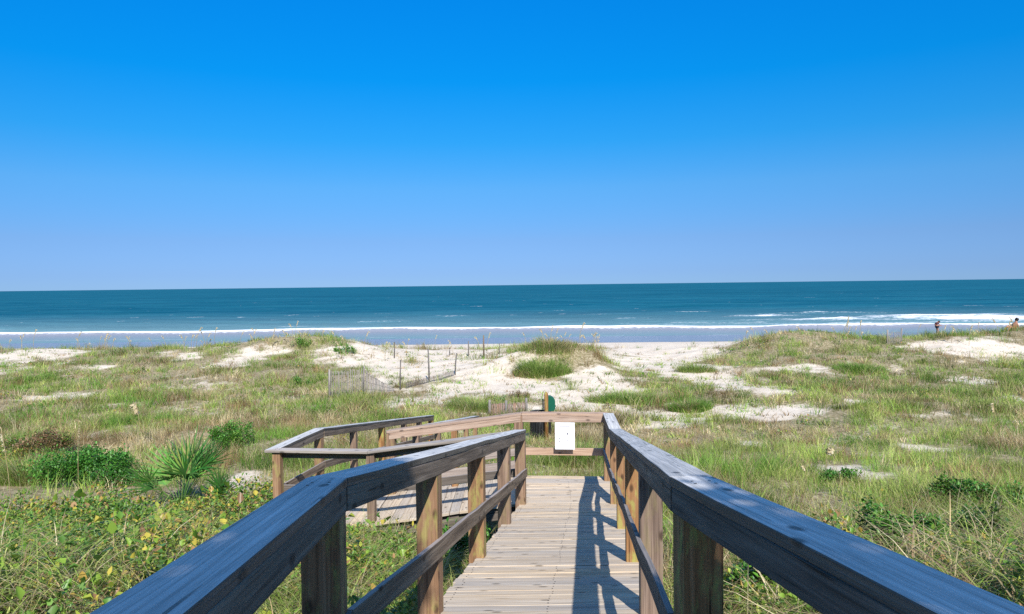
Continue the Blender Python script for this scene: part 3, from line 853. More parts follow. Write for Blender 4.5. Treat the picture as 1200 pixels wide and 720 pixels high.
def field(y0, y1, n_clump, per, h0, h1, w, spread, xlim, tan, seed, thresh=.5, seg=2, lean=(.2, .8), droop=(.0, .35)):
    r = np.random.default_rng(seed)
    # depth drawn so that the nearer ground gets more clumps per square metre
    u = r.random(n_clump); yc = (y0 ** .4 + u * (y1 ** .4 - y0 ** .4)) ** 2.5
    xc = r.uniform(-1, 1, n_clump) * (xlim * yc + 3)
    b = bare(xc, yc)
    keep = (r.random(n_clump) > np.clip(b / thresh, 0, 1) * .975) & (fbm(xc / 1.1, yc / .9, 97, 3) + r.normal(0, .07, n_clump) > .36)
    keep &= ~(in_vines(xc, yc) & (r.random(n_clump) < .9))
    xc, yc = xc[keep], yc[keep]
    m = len(xc)
    dens = fbm(xc / 3.2, yc / 3.2, seed % 50 + 60, 3)
    hc = (h0 + (h1 - h0) * np.clip((fbm(xc / 2.2, yc / 2.2, seed % 50 + 70, 3) - .25) * 2, 0, 1)) * r.uniform(.65, 1.2, m) * np.where(r.random(m) < .09, 1.55, 1)
    tanc = np.clip(tan + 3.0 * (fbm(xc / 3.0, yc / 2.4, 80, 3) - .52), .03, .92)
    cc = palette(m, tanc, seed + 1)
    rust = (fbm(xc / 1.4, yc / 1.2, 99, 3) + r.normal(0, .05, m)) > .66
    cc = np.where(rust[:, None], np.array((.27, .17, .085)), cc)
    lush = (fbm(xc / 1.2, yc / 1.0, 98, 3) + r.normal(0, .04, m)) > .64
    cc = np.where(lush[:, None], np.array((.13, .25, .035)), cc)
    gdark = np.clip(1 + 1.7 * (fbm(xc / 1.4, yc / 1.2, 83, 3) - .5), .5, 1.5) * 1.1
    cc = cc * gdark[:, None]
    ac = r.uniform(0, 2 * np.pi, m)
    idx = np.repeat(np.arange(m), per); n = len(idx)
    rad = np.abs(r.normal(0, spread, n)); th = r.uniform(0, 2 * np.pi, n)
    x = xc[idx] + rad * np.cos(th); y = yc[idx] + rad * np.sin(th)
    h = hc[idx] * r.uniform(.45, 1.15, n) * np.clip(1.15 - .5 * rad / spread * .5, .4, 1.2)
    lim = deck_clear(x, y)
    ok = (lim > 1) | (r.random(n) < .25)
    h = np.minimum(h, lim)
    ang = np.where(r.random(n) < .72, th + r.normal(0, .4, n), ac[idx] + r.normal(0, .6, n))
    col = cc[idx] * r.uniform(.75, 1.25, (n, 1))
    tk = (r.random(n) < .13)[:, None]
    col = np.where(tk, TANS[r.integers(0, len(TANS), n)], col)
    base = np.stack([x, y, gz(x, y) - .02], -1)
    s = ok & (h > .04)
    return blade_mesh(base[s], h[s], (w * r.uniform(.6, 1.3, n))[s], ang[s], r.uniform(*lean, n)[s], r.uniform(*droop, n)[s], col[s], seg)


parts = [field(24, 60, 19000, 23, .24, .58, .017, .27, .85, .24, 101),
         field(11, 26, 12500, 25, .22, .56, .009, .22, .85, .28, 102),
         field(3.2, 12.5, 6500, 14, .20, .52, .0075, .14, 1.0, .28, 103, seg=3, droop=(.05, .5), lean=(.3, 1.1))]
# low sprigs that creep over the bare sand
parts.append(field(20, 48, 7500, 8, .10, .26, .030, .16, .85, .22, 104, thresh=3.5, lean=(.6, 1.6)))
o = quads_mesh('dune_grass', *join(parts), M['blade'])
tag(o, 'green and straw coloured dune grass thinning out over pale sand', 'grass', kind='stuff')

# long arching blades on the right foreground and among the vines on the left
r = np.random.default_rng(5)


def arching(n, cx, cy, sx, sy, h, w, seed, tan, lean=(.5, 1.5), droop=(.3, .85)):
    r = np.random.default_rng(seed)
    m = n // 14
    xc, yc = r.normal(cx, sx, m), r.normal(cy, sy, m)
    idx = np.repeat(np.arange(m), 14); k = len(idx)
    x = xc[idx] + r.normal(0, .07, k); y = yc[idx] + r.normal(0, .07, k)
    ok = (deck_clear(x, y) > 1) & (y > .5)
    x, y, idx = x[ok], y[ok], idx[ok]; k = len(x)
    return blade_mesh(np.stack([x, y, gz(x, y) - .02], -1), h * r.uniform(.5, 1.3, k), w * r.uniform(.6, 1.3, k), r.uniform(0, 6.28, k), r.uniform(*lean, k), r.uniform(*droop, k),
                      palette(k, tan, seed + 3) * (.55 + .9 * fbm(x / .5, y / .5, seed, 2))[:, None] * r.uniform(.7, 1.3, (k, 1)), 5)


parts = [arching(4200, 4.6, 6.2, 1.4, 1.6, .95, .015, 11, .55), arching(3500, 2.6, 6.5, .8, 1.6, .55, .010, 12, .42),
         arching(6000, 7.2, 9.0, 1.4, 1.6, .7, .009, 13, .35), arching(7500, -4.8, 6.8, 2.3, 2.1, .78, .011, 14, .28), arching(2600, -4.8, 6.8, 2.3, 2.0, .75, .007, 19, .85, lean=(.8, 2.0), droop=(.4, .9)),
         arching(7000, -1.5, 7.0, .6, 1.7, .62, .007, 15, .35), arching(2500, 1.7, 5.2, .35, 1.2, .45, .007, 16, .3),
         arching(5000, -2.2, 8.7, 1.1, .8, .6, .008, 17, .40), arching(5000, -6.5, 8.5, 2.0, 1.6, .6, .010, 18, .40)]
o = quads_mesh('long_grass', *join(parts), M['blade'])
tag(o, 'long arching green and straw grass crowding both sides of the walk', 'grass', kind='stuff')


# ------------------------------------------------------------------ leafy ground cover
def leaf_mesh(P, size, nrm_tilt, yaw, col, asp=.8, fold=.25):
    """folded leaf: six points, two faces"""
    n = len(P)
    shp = np.array([(0, 0, 0), (.5, .55, 0), (0, 1, 0), (-.5, .55, 0), (0, .5, -1), ])
    f = np.zeros((n, 6, 3))
    L = size; wv = size * np.asarray(asp).reshape(-1)
    loc = np.zeros((n, 6, 3))
    loc[:, 0] = 0
    wv = wv.reshape(-1) if hasattr(wv, 'reshape') else wv
    fold = np.asarray(fold).reshape(-1)
    loc[:, 1, 0] = wv * .5; loc[:, 1, 1] = L * .38; loc[:, 1, 2] = wv * fold
    loc[:, 2, 0] = wv * .30; loc[:, 2, 1] = L * .80; loc[:, 2, 2] = wv * fold * .5
    loc[:, 3, 1] = L
    loc[:, 4, 0] = -wv * .30; loc[:, 4, 1] = L * .80; loc[:, 4, 2] = wv * fold * .5
    loc[:, 5, 0] = -wv * .5; loc[:, 5, 1] = L * .38; loc[:, 5, 2] = wv * fold
    ct, st = np.cos(nrm_tilt)[:, None], np.sin(nrm_tilt)[:, None]
    y2 = loc[..., 1] * ct - loc[..., 2] * st; z2 = loc[..., 1] * st + loc[..., 2] * ct
    cy, sy = np.cos(yaw)[:, None], np.sin(yaw)[:, None]
    V = np.stack([loc[..., 0] * cy - y2 * sy, loc[..., 0] * sy + y2 * cy, z2], -1) + P[:, None]
    Q = np.array([[0, 1, 2, 3], [0, 3, 4, 5]])
    q = (np.arange(n)[:, None, None] * 6 + Q[None]).reshape(-1, 4)
    return V.reshape(-1, 3), q, np.repeat(col, 6, 0)


LEAFC = np.array([(.12, .25, .03), (.08, .18, .025), (.20, .32, .04), (.15, .27, .06), (.32, .37, .05), (.46, .38, .06), (.42, .28, .06), (.36, .21, .09), (.30, .17, .08)])


def leaf_cols(n, yellow, r):
    p = np.array([.24, .2, .18, .12, .10, .06, .04, .04, .02]); p[4:] *= yellow / .26; p[:4] *= (1 - yellow) / .74; p /= p.sum()
    return LEAFC[r.choice(len(LEAFC), n, p=p)] * r.uniform(.7, 1.25, (n, 1))


def cover(n, x0, x1, y0, y1, hmax, s0, s1, yellow, seed, edge=None):
    r = np.random.default_rng(seed)
    x, y = r.uniform(x0, x1, n), r.uniform(y0, y1, n)
    k = fbm(x / .7, y / .7, seed % 40, 3)
    gap = fbm(x / .28, y / .28, seed % 40 + 9, 2)
    ok = (k + r.normal(0, .05, n) > .33) & (gap + r.normal(0, .05, n) > .37) & (deck_clear(x, y) > 1)
    if edge is not None: ok &= edge(x, y, r)
    x, y, k = x[ok], y[ok], k[ok]; n = len(x)
    z = gz(x, y) + hmax * r.random(n) ** .6 * np.clip((k - .25) * 2, .15, 1) * (.35 + 1.3 * np.clip(fbm(x / .9, y / .9, seed % 40 + 12, 2), .15, .8))
    yc = np.clip(yellow * .8 + 2.2 * (fbm(x / .7, y / .7, seed % 40 + 5, 2) - .5), .02, .9)
    cols = np.where((r.random(n) < yc)[:, None], leaf_cols(n, .85, r), leaf_cols(n, .08, r))
    return leaf_mesh(np.stack([x, y, z], -1), r.uniform(s0, s1, n) * (1 + .6 * (r.random(n) < .06)), r.normal(.25, .75, n), r.uniform(0, 6.28, n), cols, r.uniform(.35, .95, n)[:, None], r.uniform(-.1, .55, n)[:, None])


left_edge = lambda x, y, r: in_vines(x, y + r.normal(0, .3, len(x))) | ((x > -1.6) & (y < 7.5))
parts = [cover(150000, -10.5, -.9, 2.2, 13,   .66, .024, .074, .52, 201, left_edge), cover(7500, -10.5, -1.2, 2.2, 12, .75, .06, .115, .15, 206, left_edge),
         cover(9000, g(20, 552)[0] - 1.6, g(20, 552)[0] + 1.3, g(20, 552)[1] - 1.6, g(20, 552)[1] + 1.6, .42, .03, .075, .62, 209),
         cover(22000, -2.2, -.2, 3.0, 9.7, .5, .026, .068, .48, 202),
         cover(12000, .7, 2.6, 3.0, 7.0, .42, .025, .065, .25, 203), cover(42000, 2.0, 8.5, 2.5, 8.5, .75, .03, .08, .20, 204),
         cover(500000, -38, 38, 9, 47, .30, .05, .10, .25, 207, lambda x, y, r: (fbm(x / 1.6, y / 1.3, 111, 3) + r.normal(0, .015, len(x)) > .735) & (bare(x, y) < .5))]
o = quads_mesh('vine_cover', *join(parts), M['leaf'])
tag(o, 'tangled green and yellowing vines covering the ground beside the walk', 'ground cover', kind='stuff')


# ------------------------------------------------------------------ countable plants
def shrub(name, label, px, py, hw, hh, leaf, cols, n, seed, cat='shrub', group=None):
    r = np.random.default_rng(seed)
    x0, y0, z0 = g(px, py + hh)
    rx = hw * y0 / F_PX; h = max(.3, 2 * hh * y0 / F_PX * 1.0)
    # several lobes of different height, leaves thick in the shell and thinner inside
    nl = 15
    lob = np.stack([r.uniform(-.9, .9, nl) * rx, r.uniform(-.8, .8, nl) * rx * .8, r.uniform(.1, .6, nl) * h, r.uniform(.16, .42, nl) * rx, r.uniform(.18, .42, nl) * h], -1)
    k = r.integers(0, nl, n)
    d = r.normal(0, 1, (n, 3)); d /= np.linalg.norm(d, axis=1)[:, None]; d *= r.uniform(.4, 1.0, (n, 1)) * (1 + .35 * (r.random((n, 1)) < .12))
    P = np.stack([lob[k, 0] + d[:, 0] * lob[k, 3], lob[k, 1] + d[:, 1] * lob[k, 3], np.maximum(.01, lob[k, 2] + d[:, 2] * lob[k, 4])], -1)
    cols = np.asarray(cols); lc = cols[r.integers(0, len(cols), nl)]
    col = np.where((r.random(n) < .5)[:, None], lc[k], cols[r.integers(0, len(cols), n)]) * r.uniform(.7, 1.3, (n, 1))
    root = empty(name, (x0, y0 + rx * .5, z0)); tag(root, label, cat, group)
    P[:, 2] += gz(P[:, 0] + x0, P[:, 1] + y0 + rx * .5) - z0
    V, q, C = leaf_mesh(P, leaf * r.uniform(.6, 1.3, n), r.uniform(-.3, 1.2, n), r.uniform(0, 6.28, n), col, .6)
    quads_mesh('foliage', V, q, C, M['leaf'], root)
    mb = MB()
    for i in range(min(7, nl)):
        l = lob[i]; mb.tube([(l[0] * .2, l[1] * .2, -.05), (l[0] * .6, l[1] * .6, l[2] * .5), (l[0], l[1], l[2])], [.012, .009, .005], 5)
    mb.build('stem', M['bark'], root)
    return root


G1 = [(.05, .18, .02), (.07, .23, .025), (.035, .13, .015), (.10, .27, .035)]
G2 = [(.10, .26, .03), (.13, .30, .035), (.08, .2, .025), (.18, .3, .05)]
BR = [(.26, .14, .07), (.20, .11, .06), (.34, .22, .12), (.15, .16, .05)]
shrub('dark_shrub', 'dark green bush among the vines at the left edge', 82, 545, 70, 28, .06, G1, 10500, 1)
shrub('small_shrub', 'bright green leafy bush just beyond the palmetto fan', 268, 512, 30, 18, .055, G1 + G2, 4000, 2)
shrub('rusty_shrub', 'rusty brown bush above the dark green bush on the left', 38, 520, 42, 18, .06, BR + [(.12, .2, .03)], 5200, 3)
shrub('brown_shrub', 'dry brown bush on bare sand between fence and landing', 608, 463, 13, 5, .05, BR[:3] + [(.34, .27, .14)], 700, 4)
shrub('russet_tuft', 'small russet bush on the sand beyond the landing corner', 714, 476, 7, 4, .045, BR[:2], 320, 5)
shrub('bright_shrub', 'vivid green round bush on the left dune crest', 402, 410, 13, 5, .09, G2, 700, 6)
shrub('crest_shrub', 'small green bush near the top of the left dune', 352, 402, 11, 6, .09, G2, 600, 7)
shrub('dune_shrub', 'small green bush upslope of the sagging slatted fence', 352, 446, 12, 7, .06, G2 + G1, 700, 8)
shrub('pale_shrub', 'pale green sprig on sand above the low reddish fence', 586, 468, 7, 5, .05, [(.15, .28, .12), (.2, .33, .16)], 350, 9)
shrub('meadow_shrub', 'low green bush beside the cream seed plume on the right', 985, 557, 26, 9, .05, G1 + [(.1, .17, .03)], 1500, 10)
shrub('small_bush', 'green bush below the long arching grass at right', 1165, 582, 46, 24, .06, G1 + [(.14, .2, .04)], 4000, 12)
shrub('tangle_bush', 'dark green bush tangled with straw grass at the right edge', 1150, 625, 52, 46, .055, [(.05, .12, .02), (.07, .16, .03), (.12, .12, .05)], 6000, 15)
shrub('low_bush', 'bright green leafy bush just beyond the right rail', 1075, 628, 42, 44, .06, G2 + G1, 4600, 16)
shrub('landing_bush', 'yellow green bush crowding the near edge of the lower landing', 440, 632, 34, 20, .05, G2 + [(.28, .30, .05), (.36, .33, .06)], 2600, 17)
VY = G1 + [(.14, .30, .03), (.36, .36, .05), (.48, .36, .05)]
shrub('vine_bush', 'green bush flecked with yellow just below the palmetto', 190, 625, 50, 18, .065, VY, 3800, 21)
shrub('vine_bush', 'rich green leafy mound among the vines below the dark bush', 105, 605, 50, 18, .06, G1 + G2, 4200, 22)
shrub('vine_bush', 'broad leaved bright green plant close beside the left rail', 175, 672, 30, 18, .10, G2, 900, 23)
shrub('vine_bush', 'orange and brown leaved bush at the left picture edge', 14, 655, 30, 26, .06, BR + VY, 2600, 24)
shrub('vine_bush', 'olive green bush rising from the vines at the bottom left', 60, 640, 60, 26, .055, G1 + [(.16, .24, .04), (.3, .26, .05)], 3600, 18)
shrub('rail_bush', 'glossy green bush growing against the left side of the ramp', 545, 640, 26, 40, .05, G1 + [(.05, .15, .02)], 2600, 13)
shrub('corner_bush', 'light green bush under the right rail near the kink', 905, 668, 46, 50, .06, G2 + G1, 4800, 14)


def clump(name, label, px, py, hw, hh, n, h, seed, cols, tan=.12, w=.016, cat='grass clump', group=None):
    r = np.random.default_rng(seed)
    x0, y0, z0 = g(px, py + hh)
    rx = hw * y0 / F_PX; ry = rx * .55
    a, q_ = r.uniform(0, 6.28, n), np.sqrt(r.random(n))
    x, y = x0 + rx * q_ * np.cos(a) * r.uniform(.8, 1.1, n), y0 + ry + ry * q_ * np.sin(a)
    cols = np.asarray(cols)
    c = cols[r.integers(0, len(cols), n)] * r.uniform(.75, 1.25, (n, 1))
    hh_ = h * r.uniform(.35, 1.25, n) * (1.1 - .5 * q_ ** 2) * (.55 + .9 * fbm(x / .5, y / .5, seed, 2))
    tan = np.clip(tan + .8 * (fbm(x / .6, y / .6, seed + 3, 2) - .5), 0, .8)
    c = np.where((r.random(n) < tan)[:, None], TANS[r.integers(0, len(TANS), n)], c)
    V, q, C = blade_mesh(np.stack([x - x0, y - y0, gz(x, y) - z0 - .02], -1), hh_, w * r.uniform(.6, 1.3, n), a + r.normal(0, .6, n), r.uniform(.15, 1.0, n), r.uniform(0, .4, n), c, 3)
    o = quads_mesh(name, V, q, C, M['blade']); o.location = (x0, y0, z0)
    return tag(o, label, cat, group)


GG = [(.15, .29, .04), (.20, .34, .055), (.12, .22, .035)]
GL = [(.21, .30, .06), (.26, .34, .085), (.16, .25, .05)]
clump('grass_clump', 'dark green grass patch amid the right dune meadow', 1017, 432, 34, 8, 2200, .5, 31, GG)
clump('grass_clump', 'bright green grass tuft on the bare sand right of the path', 812, 474, 26, 11, 2200, .45, 32, GG)
clump('grass_clump', 'wide grass patch beside the sand path beyond the landing corner', 740, 463, 50, 12, 4200, .5, 33, GL + GG, .2)
clump('grass_clump', 'thick green grass at the foot of the central sand hummock', 636, 430, 34, 14, 3600, .7, 34, GL, .15, .02)
clump('grass_clump', 'straw topped grass crowning the central sand hummock', 645, 411, 36, 6, 2600, .5, 35, GL, .5, .02)
clump('grass_clump', 'green grass edging the sand gap on the right', 820, 430, 26, 8, 1500, .5, 36, GL, .2, .018)
clump('grass_clump', 'tall light green grass directly behind the landing rail', 560, 472, 40, 12, 3200, .6, 37, GL, .25, .011)
clump('grass_clump', 'grass patch seen below the white sign', 675, 535, 44, 14, 3600, .55, 38, GL + GG, .22, .008)
clump('grass_clump', 'tall mixed grass at the left edge beside the dark green bush', 18, 555, 42, 16, 2600, .6, 40, GL, .35, .011)
clump('grass_clump', 'bright grass patch on the left slope below the crest', 35, 443, 30, 6, 1700, .4, 39, GG, .15, .014)


# saw palmetto: every fan its own part
def palmetto(px, py, label, nf, size, seed):
    r = random.Random(seed)
    x0, y0, z0 = g(px, py)
    root = empty('palmetto', (x0, y0, z0)); tag(root, label, 'palmetto')
    for k in range(nf):
        mb = MB()
        az = r.uniform(-.25, math.pi + .25) if k % 3 else r.uniform(0, 6.28)
        el = r.uniform(.75, 1.45) if k < nf - 4 else r.uniform(.05, .35)
        dead = k >= nf - 4
        c0 = (.36, .24, .10) if dead else random.choice([(.07, .21, .04), (.12, .28, .05), (.19, .33, .07), (.05, .15, .03)])
        d = Vector((math.cos(az) * math.cos(el), math.sin(az) * math.cos(el), math.sin(el)))
        pl = size * r.uniform(.35, .6)
        hub = d * pl + Vector((r.uniform(-.06, .06), r.uniform(-.06, .06), 0))
        mb.tube([(0, 0, 0), tuple(hub * .5 + Vector((0, 0, .03))), tuple(hub)], [.009, .007, .006], 5, col=tuple(x * .9 for x in c0))
        side = d.cross(Vector((0, 0, 1)))
        side = side.normalized() if side.length > .05 else Vector((1, 0, 0))
        side = (Matrix.Rotation(r.uniform(-.9, .9), 3, d) @ side)
        nrm = side.cross(d)
        nl = 14
        for i in range(nl):
            ph = (i / (nl - 1) - .5) * 2 * 1.25
            ln = size * r.uniform(.42, .56) * (1 - .18 * abs(ph))
            ld = (d * math.cos(ph) + side * math.sin(ph)).normalized()
            ls = (side * math.cos(ph) - d * math.sin(ph)) * .0165
            c = tuple(max(0, x * r.uniform(.75, 1.3)) for x in c0)
            if r.random() < .1: c = (.38, .33, .13)
            prev = None
            for j in range(4):
                t = j / 3
                p = hub + ld * ln * t + nrm * .03 * math.cos(i * 2) * t - Vector((0, 0, 1)) * ln * (.10 if not dead else .25) * t * t
                w = ls * (1.0 - .85 * t ** 1.5) * (1.15 if j else .6)
                b = len(mb.v); mb.v += [tuple(p - w), tuple(p + w)]
                if prev is not None: mb.face([prev, prev + 1, b + 1, b], None, 0, c)
                prev = b
        mb.build('frond', M['blade'], root)
    return root


palmetto(212, 598, 'green saw palmetto with upright fan fronds on the left', 26, 1.5, 3)
palmetto(258, 600, 'smaller palmetto with browning lower fronds beside the bare sand', 11, .85, 8)


# sea oats
def oat(name, h, lean, head, seed, rad=.003, wid=.014, parts=True, bend=.0):
    r = random.Random(seed)
    root = empty(name)
    pts = [(lean[0] * t * t * h, lean[1] * t * t * h, h * (t - bend * t ** 4)) for t in (0, .25, .5, .75, .9, 1)]
    mb = MB() if parts else None
    st = MB(); st.tube([(pts[0][0], pts[0][1], -.05)] + pts[1:], [rad * 1.2] * 3 + [rad] * 3, 5)
    hm = MB()
    tip = Vector(pts[-1]); low = Vector(pts[3])
    n = 46
    dirn = Vector((lean[0], lean[1], 0)); dirn = dirn.normalized() if dirn.length > 0 else Vector((1, 0, 0))
    for k in range(n):
        t = k / n
        o = low.lerp(tip, t) if t < .75 else tip + (dirn * .5 - Vector((0, 0, .55))) * head * (t - .75) * 1.4
        a = r.uniform(-1.3, 1.3)
        d = (Matrix.Rotation(a, 3, 'Z') @ dirn) * r.uniform(.4, 1) - Vector((0, 0, r.uniform(.2, .9)))
        d.normalize(); L = head * r.uniform(.12, .24)
        s = d.cross(Vector((r.uniform(-1, 1), r.uniform(-1, 1), .3))).normalized() * wid * r.uniform(.6, 1.2)
        c = random.choice([(.66, .57, .38), (.72, .63, .46), (.55, .44, .27), (.60, .50, .30)])
        b = len(hm.v)
        hm.v += [tuple(o), tuple(o + d * L * .5 - s), tuple(o + d * L), tuple(o + d * L * .5 + s)]
        hm.face([b, b + 1, b + 2, b + 3], None, 0, c)
    st.build('stem', M['stem'], root); hm.build('seed_head', M['head'], root)
    return root


for (px, py, top, lean, head, w, lab, bend) in (
        (14, 612, 500, (-.12, .05), .22, .010, 'tall bare straw stalk at the far left edge', 0),
        (92, 575, 492, (.02, .02), .20, .009, 'straight straw stalk rising over the dark green bush', 0),
        (166, 530, 466, (-.10, .03), .70, .038, 'sea oat with thick cream seed plume behind the palmetto', .08),
        (218, 452, 442, (.14, .0), .30, .018, 'sea oat with pale drooping head on the left slope', .05),
        (968, 556, 520, (.10, .05), .62, .042, 'sea oat with plump cream seed head in the right meadow', .10),
        (1166, 512, 472, (-.04, .03), .42, .024, 'upright sea oat with thin pale head near the right edge', .0),
        (846, 520, 497, (-.10, .05), .26, .014, 'small sea oat in the grass behind the right rail', .04),
        (889, 515, 500, (.08, .05), .22, .012, 'short sea oat with straw head right of the ramp', .04),
        (945, 570, 545, (-.10, .05), .24, .014, 'yellowish sea oat leaning beside the low green bush', .04),
        (1108, 580, 527, (.02, .03), .10, .006, 'dark thin dead stalk in front of the small sand patch', .0),
        (235, 575, 512, (.08, .05), .12, .008, 'thin green stalk rising out of the palmetto', .0)):
    x, y, z = g(px, py)
    o = oat('sea_oat', max(.35, (py - top) * y / F_PX), lean, head, px, rad=.0035 + .0002 * y * .5, wid=w, bend=bend)
    o.location = (x, y, z); tag(o, lab, 'sea oat', 'single sea oats in the meadow')
r = random.Random(77)
protos = []
for k in range(5):
    o = oat('sea_oat', r.uniform(.9, 1.3), (r.choice((-1, 1)) * r.uniform(.1, .35), .05), .32, 300 + k, rad=.008, wid=.022, bend=r.uniform(.0, .12))
    protos.append([o, False])
spots = [(r.uniform(100, 360), r.uniform(396, 408)) for _ in range(34)] + [(r.uniform(0, 100), r.uniform(405, 415)) for _ in range(7)] + \
        [(r.uniform(360, 600), r.uniform(404, 424)) for _ in range(14)] + [(r.uniform(860, 1030), r.uniform(396, 408)) for _ in range(16)] + \
        [(r.uniform(1030, 1195), r.uniform(394, 408)) for _ in range(12)]
hum = [(r.uniform(678, 705), r.uniform(408, 414)) for _ in range(9)] + [(r.uniform(612, 680), r.uniform(402, 410)) for _ in range(10)]
for i, (px, py) in enumerate(spots + hum):
    pr = protos[i % 5]
    if pr[1]: o = copy_tree(pr[0])
    else: o = pr[0]; pr[1] = True
    x, y, z = g(px, py)
    if y > 56: y = 47 + r.uniform(-2, 3); x = (px - 600) / F_PX * y; z = float(gz(x, y))
    o.location = (x, y, z); o.rotation_euler = (0, 0, r.uniform(-.6, .6)); s = r.uniform(.75, 1.15); o.scale = (s, s, s)
    if i < len(spots): tag(o, 'slender sea oat stalk standing on the dune crest', 'sea oat', 'sea oats along the dune crest')
    else: tag(o, 'slender sea oat stalk on the central sand hummock', 'sea oat', 'sea oats on the central hummock')


# ------------------------------------------------------------------ people
def skin_body(name, joints, edges, mat, parent, root_i=0):
    me = bpy.data.meshes.new(name)
    me.from_pydata([j[0] for j in joints], edges, [])
    o = bpy.data.objects.new(name, me); COL.objects.link(o); o.parent = parent
    md = o.modifiers.new('skin', 'SKIN')
    for i, j in enumerate(joints):
        me.skin_vertices[0].data[i].radius = (j[1], j[1]) if not hasattr(j[1], '__len__') else j[1]
        me.skin_vertices[0].data[i].use_root = (i == root_i)
    sb = o.modifiers.new('sub', 'SUBSURF'); sb.levels = 1; sb.render_levels = 2
    md.use_smooth_shade = True
    me.materials.append(mat)
    return o


def ellipsoid(mb, c, rr, n=10, mi=0):
    base = len(mb.v)
    for i in range(n + 1):
        t = math.pi * i / n
        for k in range(12):
            a = 2 * math.pi * k / 12
            mb.v.append((c[0] + rr[0] * math.sin(t) * math.cos(a), c[1] + rr[1] * math.sin(t) * math.sin(a), c[2] + rr[2] * math.cos(t)))
    for i in range(n):
        for k in range(12):
            k2 = (k + 1) % 12
            mb.face([base + i * 12 + k, base + i * 12 + 12 + k, base + i * 12 + 12 + k2, base + i * 12 + k2], None, 0, (1, 1, 1), mi, True)


# bending over at the water's edge
d = ray(1098, 392); yb = 78.0; xb = d.x * yb; zb = float(gz(xb, yb))
p1 = empty('person', (xb, yb, zb)); tag(p1, 'person in dark maroon top bending over at the water edge', 'person')
J = [((0, 0, .86), .13), ((-.16, 0, 1.10), .15), ((-.02, 0, 1.30), .14), ((.12, 0, 1.34), .055), ((.24, 0, 1.34), .095), ((.31, 0, 1.30), .07),
     ((.0, .09, .84), .085), ((.04, .10, .46), .058), ((.0, .10, .06), .04), ((.12, .10, .03), .035),
     ((.0, -.09, .84), .085), ((.06, -.11, .46), .058), ((.03, -.11, .06), .04), ((.15, -.11, .03), .035),
     ((.0, .18, 1.25), .05), ((.14, .2, 1.02), .042), ((.34, .15, .92), .035), ((.42, .13, .90), .03),
     ((.0, -.18, 1.25), .05), ((.16, -.2, 1.02), .042), ((.36, -.15, .94), .035), ((.44, -.13, .92), .03)]
E = [(0, 1), (1, 2), (2, 3), (3, 4), (4, 5), (0, 6), (6, 7), (7, 8), (8, 9), (0, 10), (10, 11), (11, 12), (12, 13), (2, 14), (14, 15), (15, 16), (16, 17), (2, 18), (18, 19), (19, 20), (20, 21)]
skin_body('body', J, E, M['skin'], p1)
skin_body('shirt', [((0, 0, .92), .145), ((-.16, 0, 1.12), .168), ((-.03, 0, 1.30), .155), ((0, .18, 1.26), .062), ((.09, .2, 1.10), .055), ((0, -.18, 1.26), .062), ((.1, -.2, 1.10), .055)],
          [(0, 1), (1, 2), (2, 3), (3, 4), (2, 5), (5, 6)], M['maroon'], p1)
skin_body('shorts', [((0, 0, .88), .145), ((0, .09, .82), .10), ((.02, .10, .62), .08), ((0, -.09, .82), .10), ((.03, -.11, .62), .08)], [(0, 1), (1, 2), (0, 3), (3, 4)], M['swim'], p1)
mb = MB(); ellipsoid(mb, (.21, 0, 1.375), (.115, .105, .095)); mb.build('hair', M['hair'], p1)
# seated on the crest, half hidden by grass
x2, y2 = ray(1188, 392).x * 47.5, 47.5
z2 = float(gz(x2, y2))
p2 = empty('person', (x2, y2, z2 - .12)); tag(p2, 'dark haired person sitting tanned on the dune at the right edge', 'person')
J = [((0, 0, .12), .14), ((.03, -.02, .36), .14), ((.10, -.02, .56), .145), ((.15, 0, .68), .055), ((.17, .0, .80), .095), ((.17, .03, .86), .085),
     ((.0, .1, .12), .09), ((-.34, .16, .36), .065), ((-.52, .18, .06), .045), ((-.62, .18, .04), .04),
     ((.02, -.1, .12), .09), ((-.32, -.14, .38), .065), ((-.50, -.16, .06), .045), ((-.60, -.16, .04), .04),
     ((.08, .19, .54), .052), ((-.06, .24, .38), .043), ((-.26, .2, .40), .035), ((-.33, .19, .41), .03),
     ((.12, -.19, .54), .052), ((.14, -.26, .28), .043), ((.1, -.28, .05), .035), ((.04, -.29, .03), .03)]
skin_body('body', J, E, M['skin'], p2)
skin_body('top', [((.0, 0, .16), .15), ((.03, -.02, .36), .152), ((.09, -.02, .52), .152)], [(0, 1), (1, 2)], M['orange'], p2)
mb = MB(); ellipsoid(mb, (.185, -.015, .835), (.115, .115, .125)); mb.build('hair', M['hair'], p2)


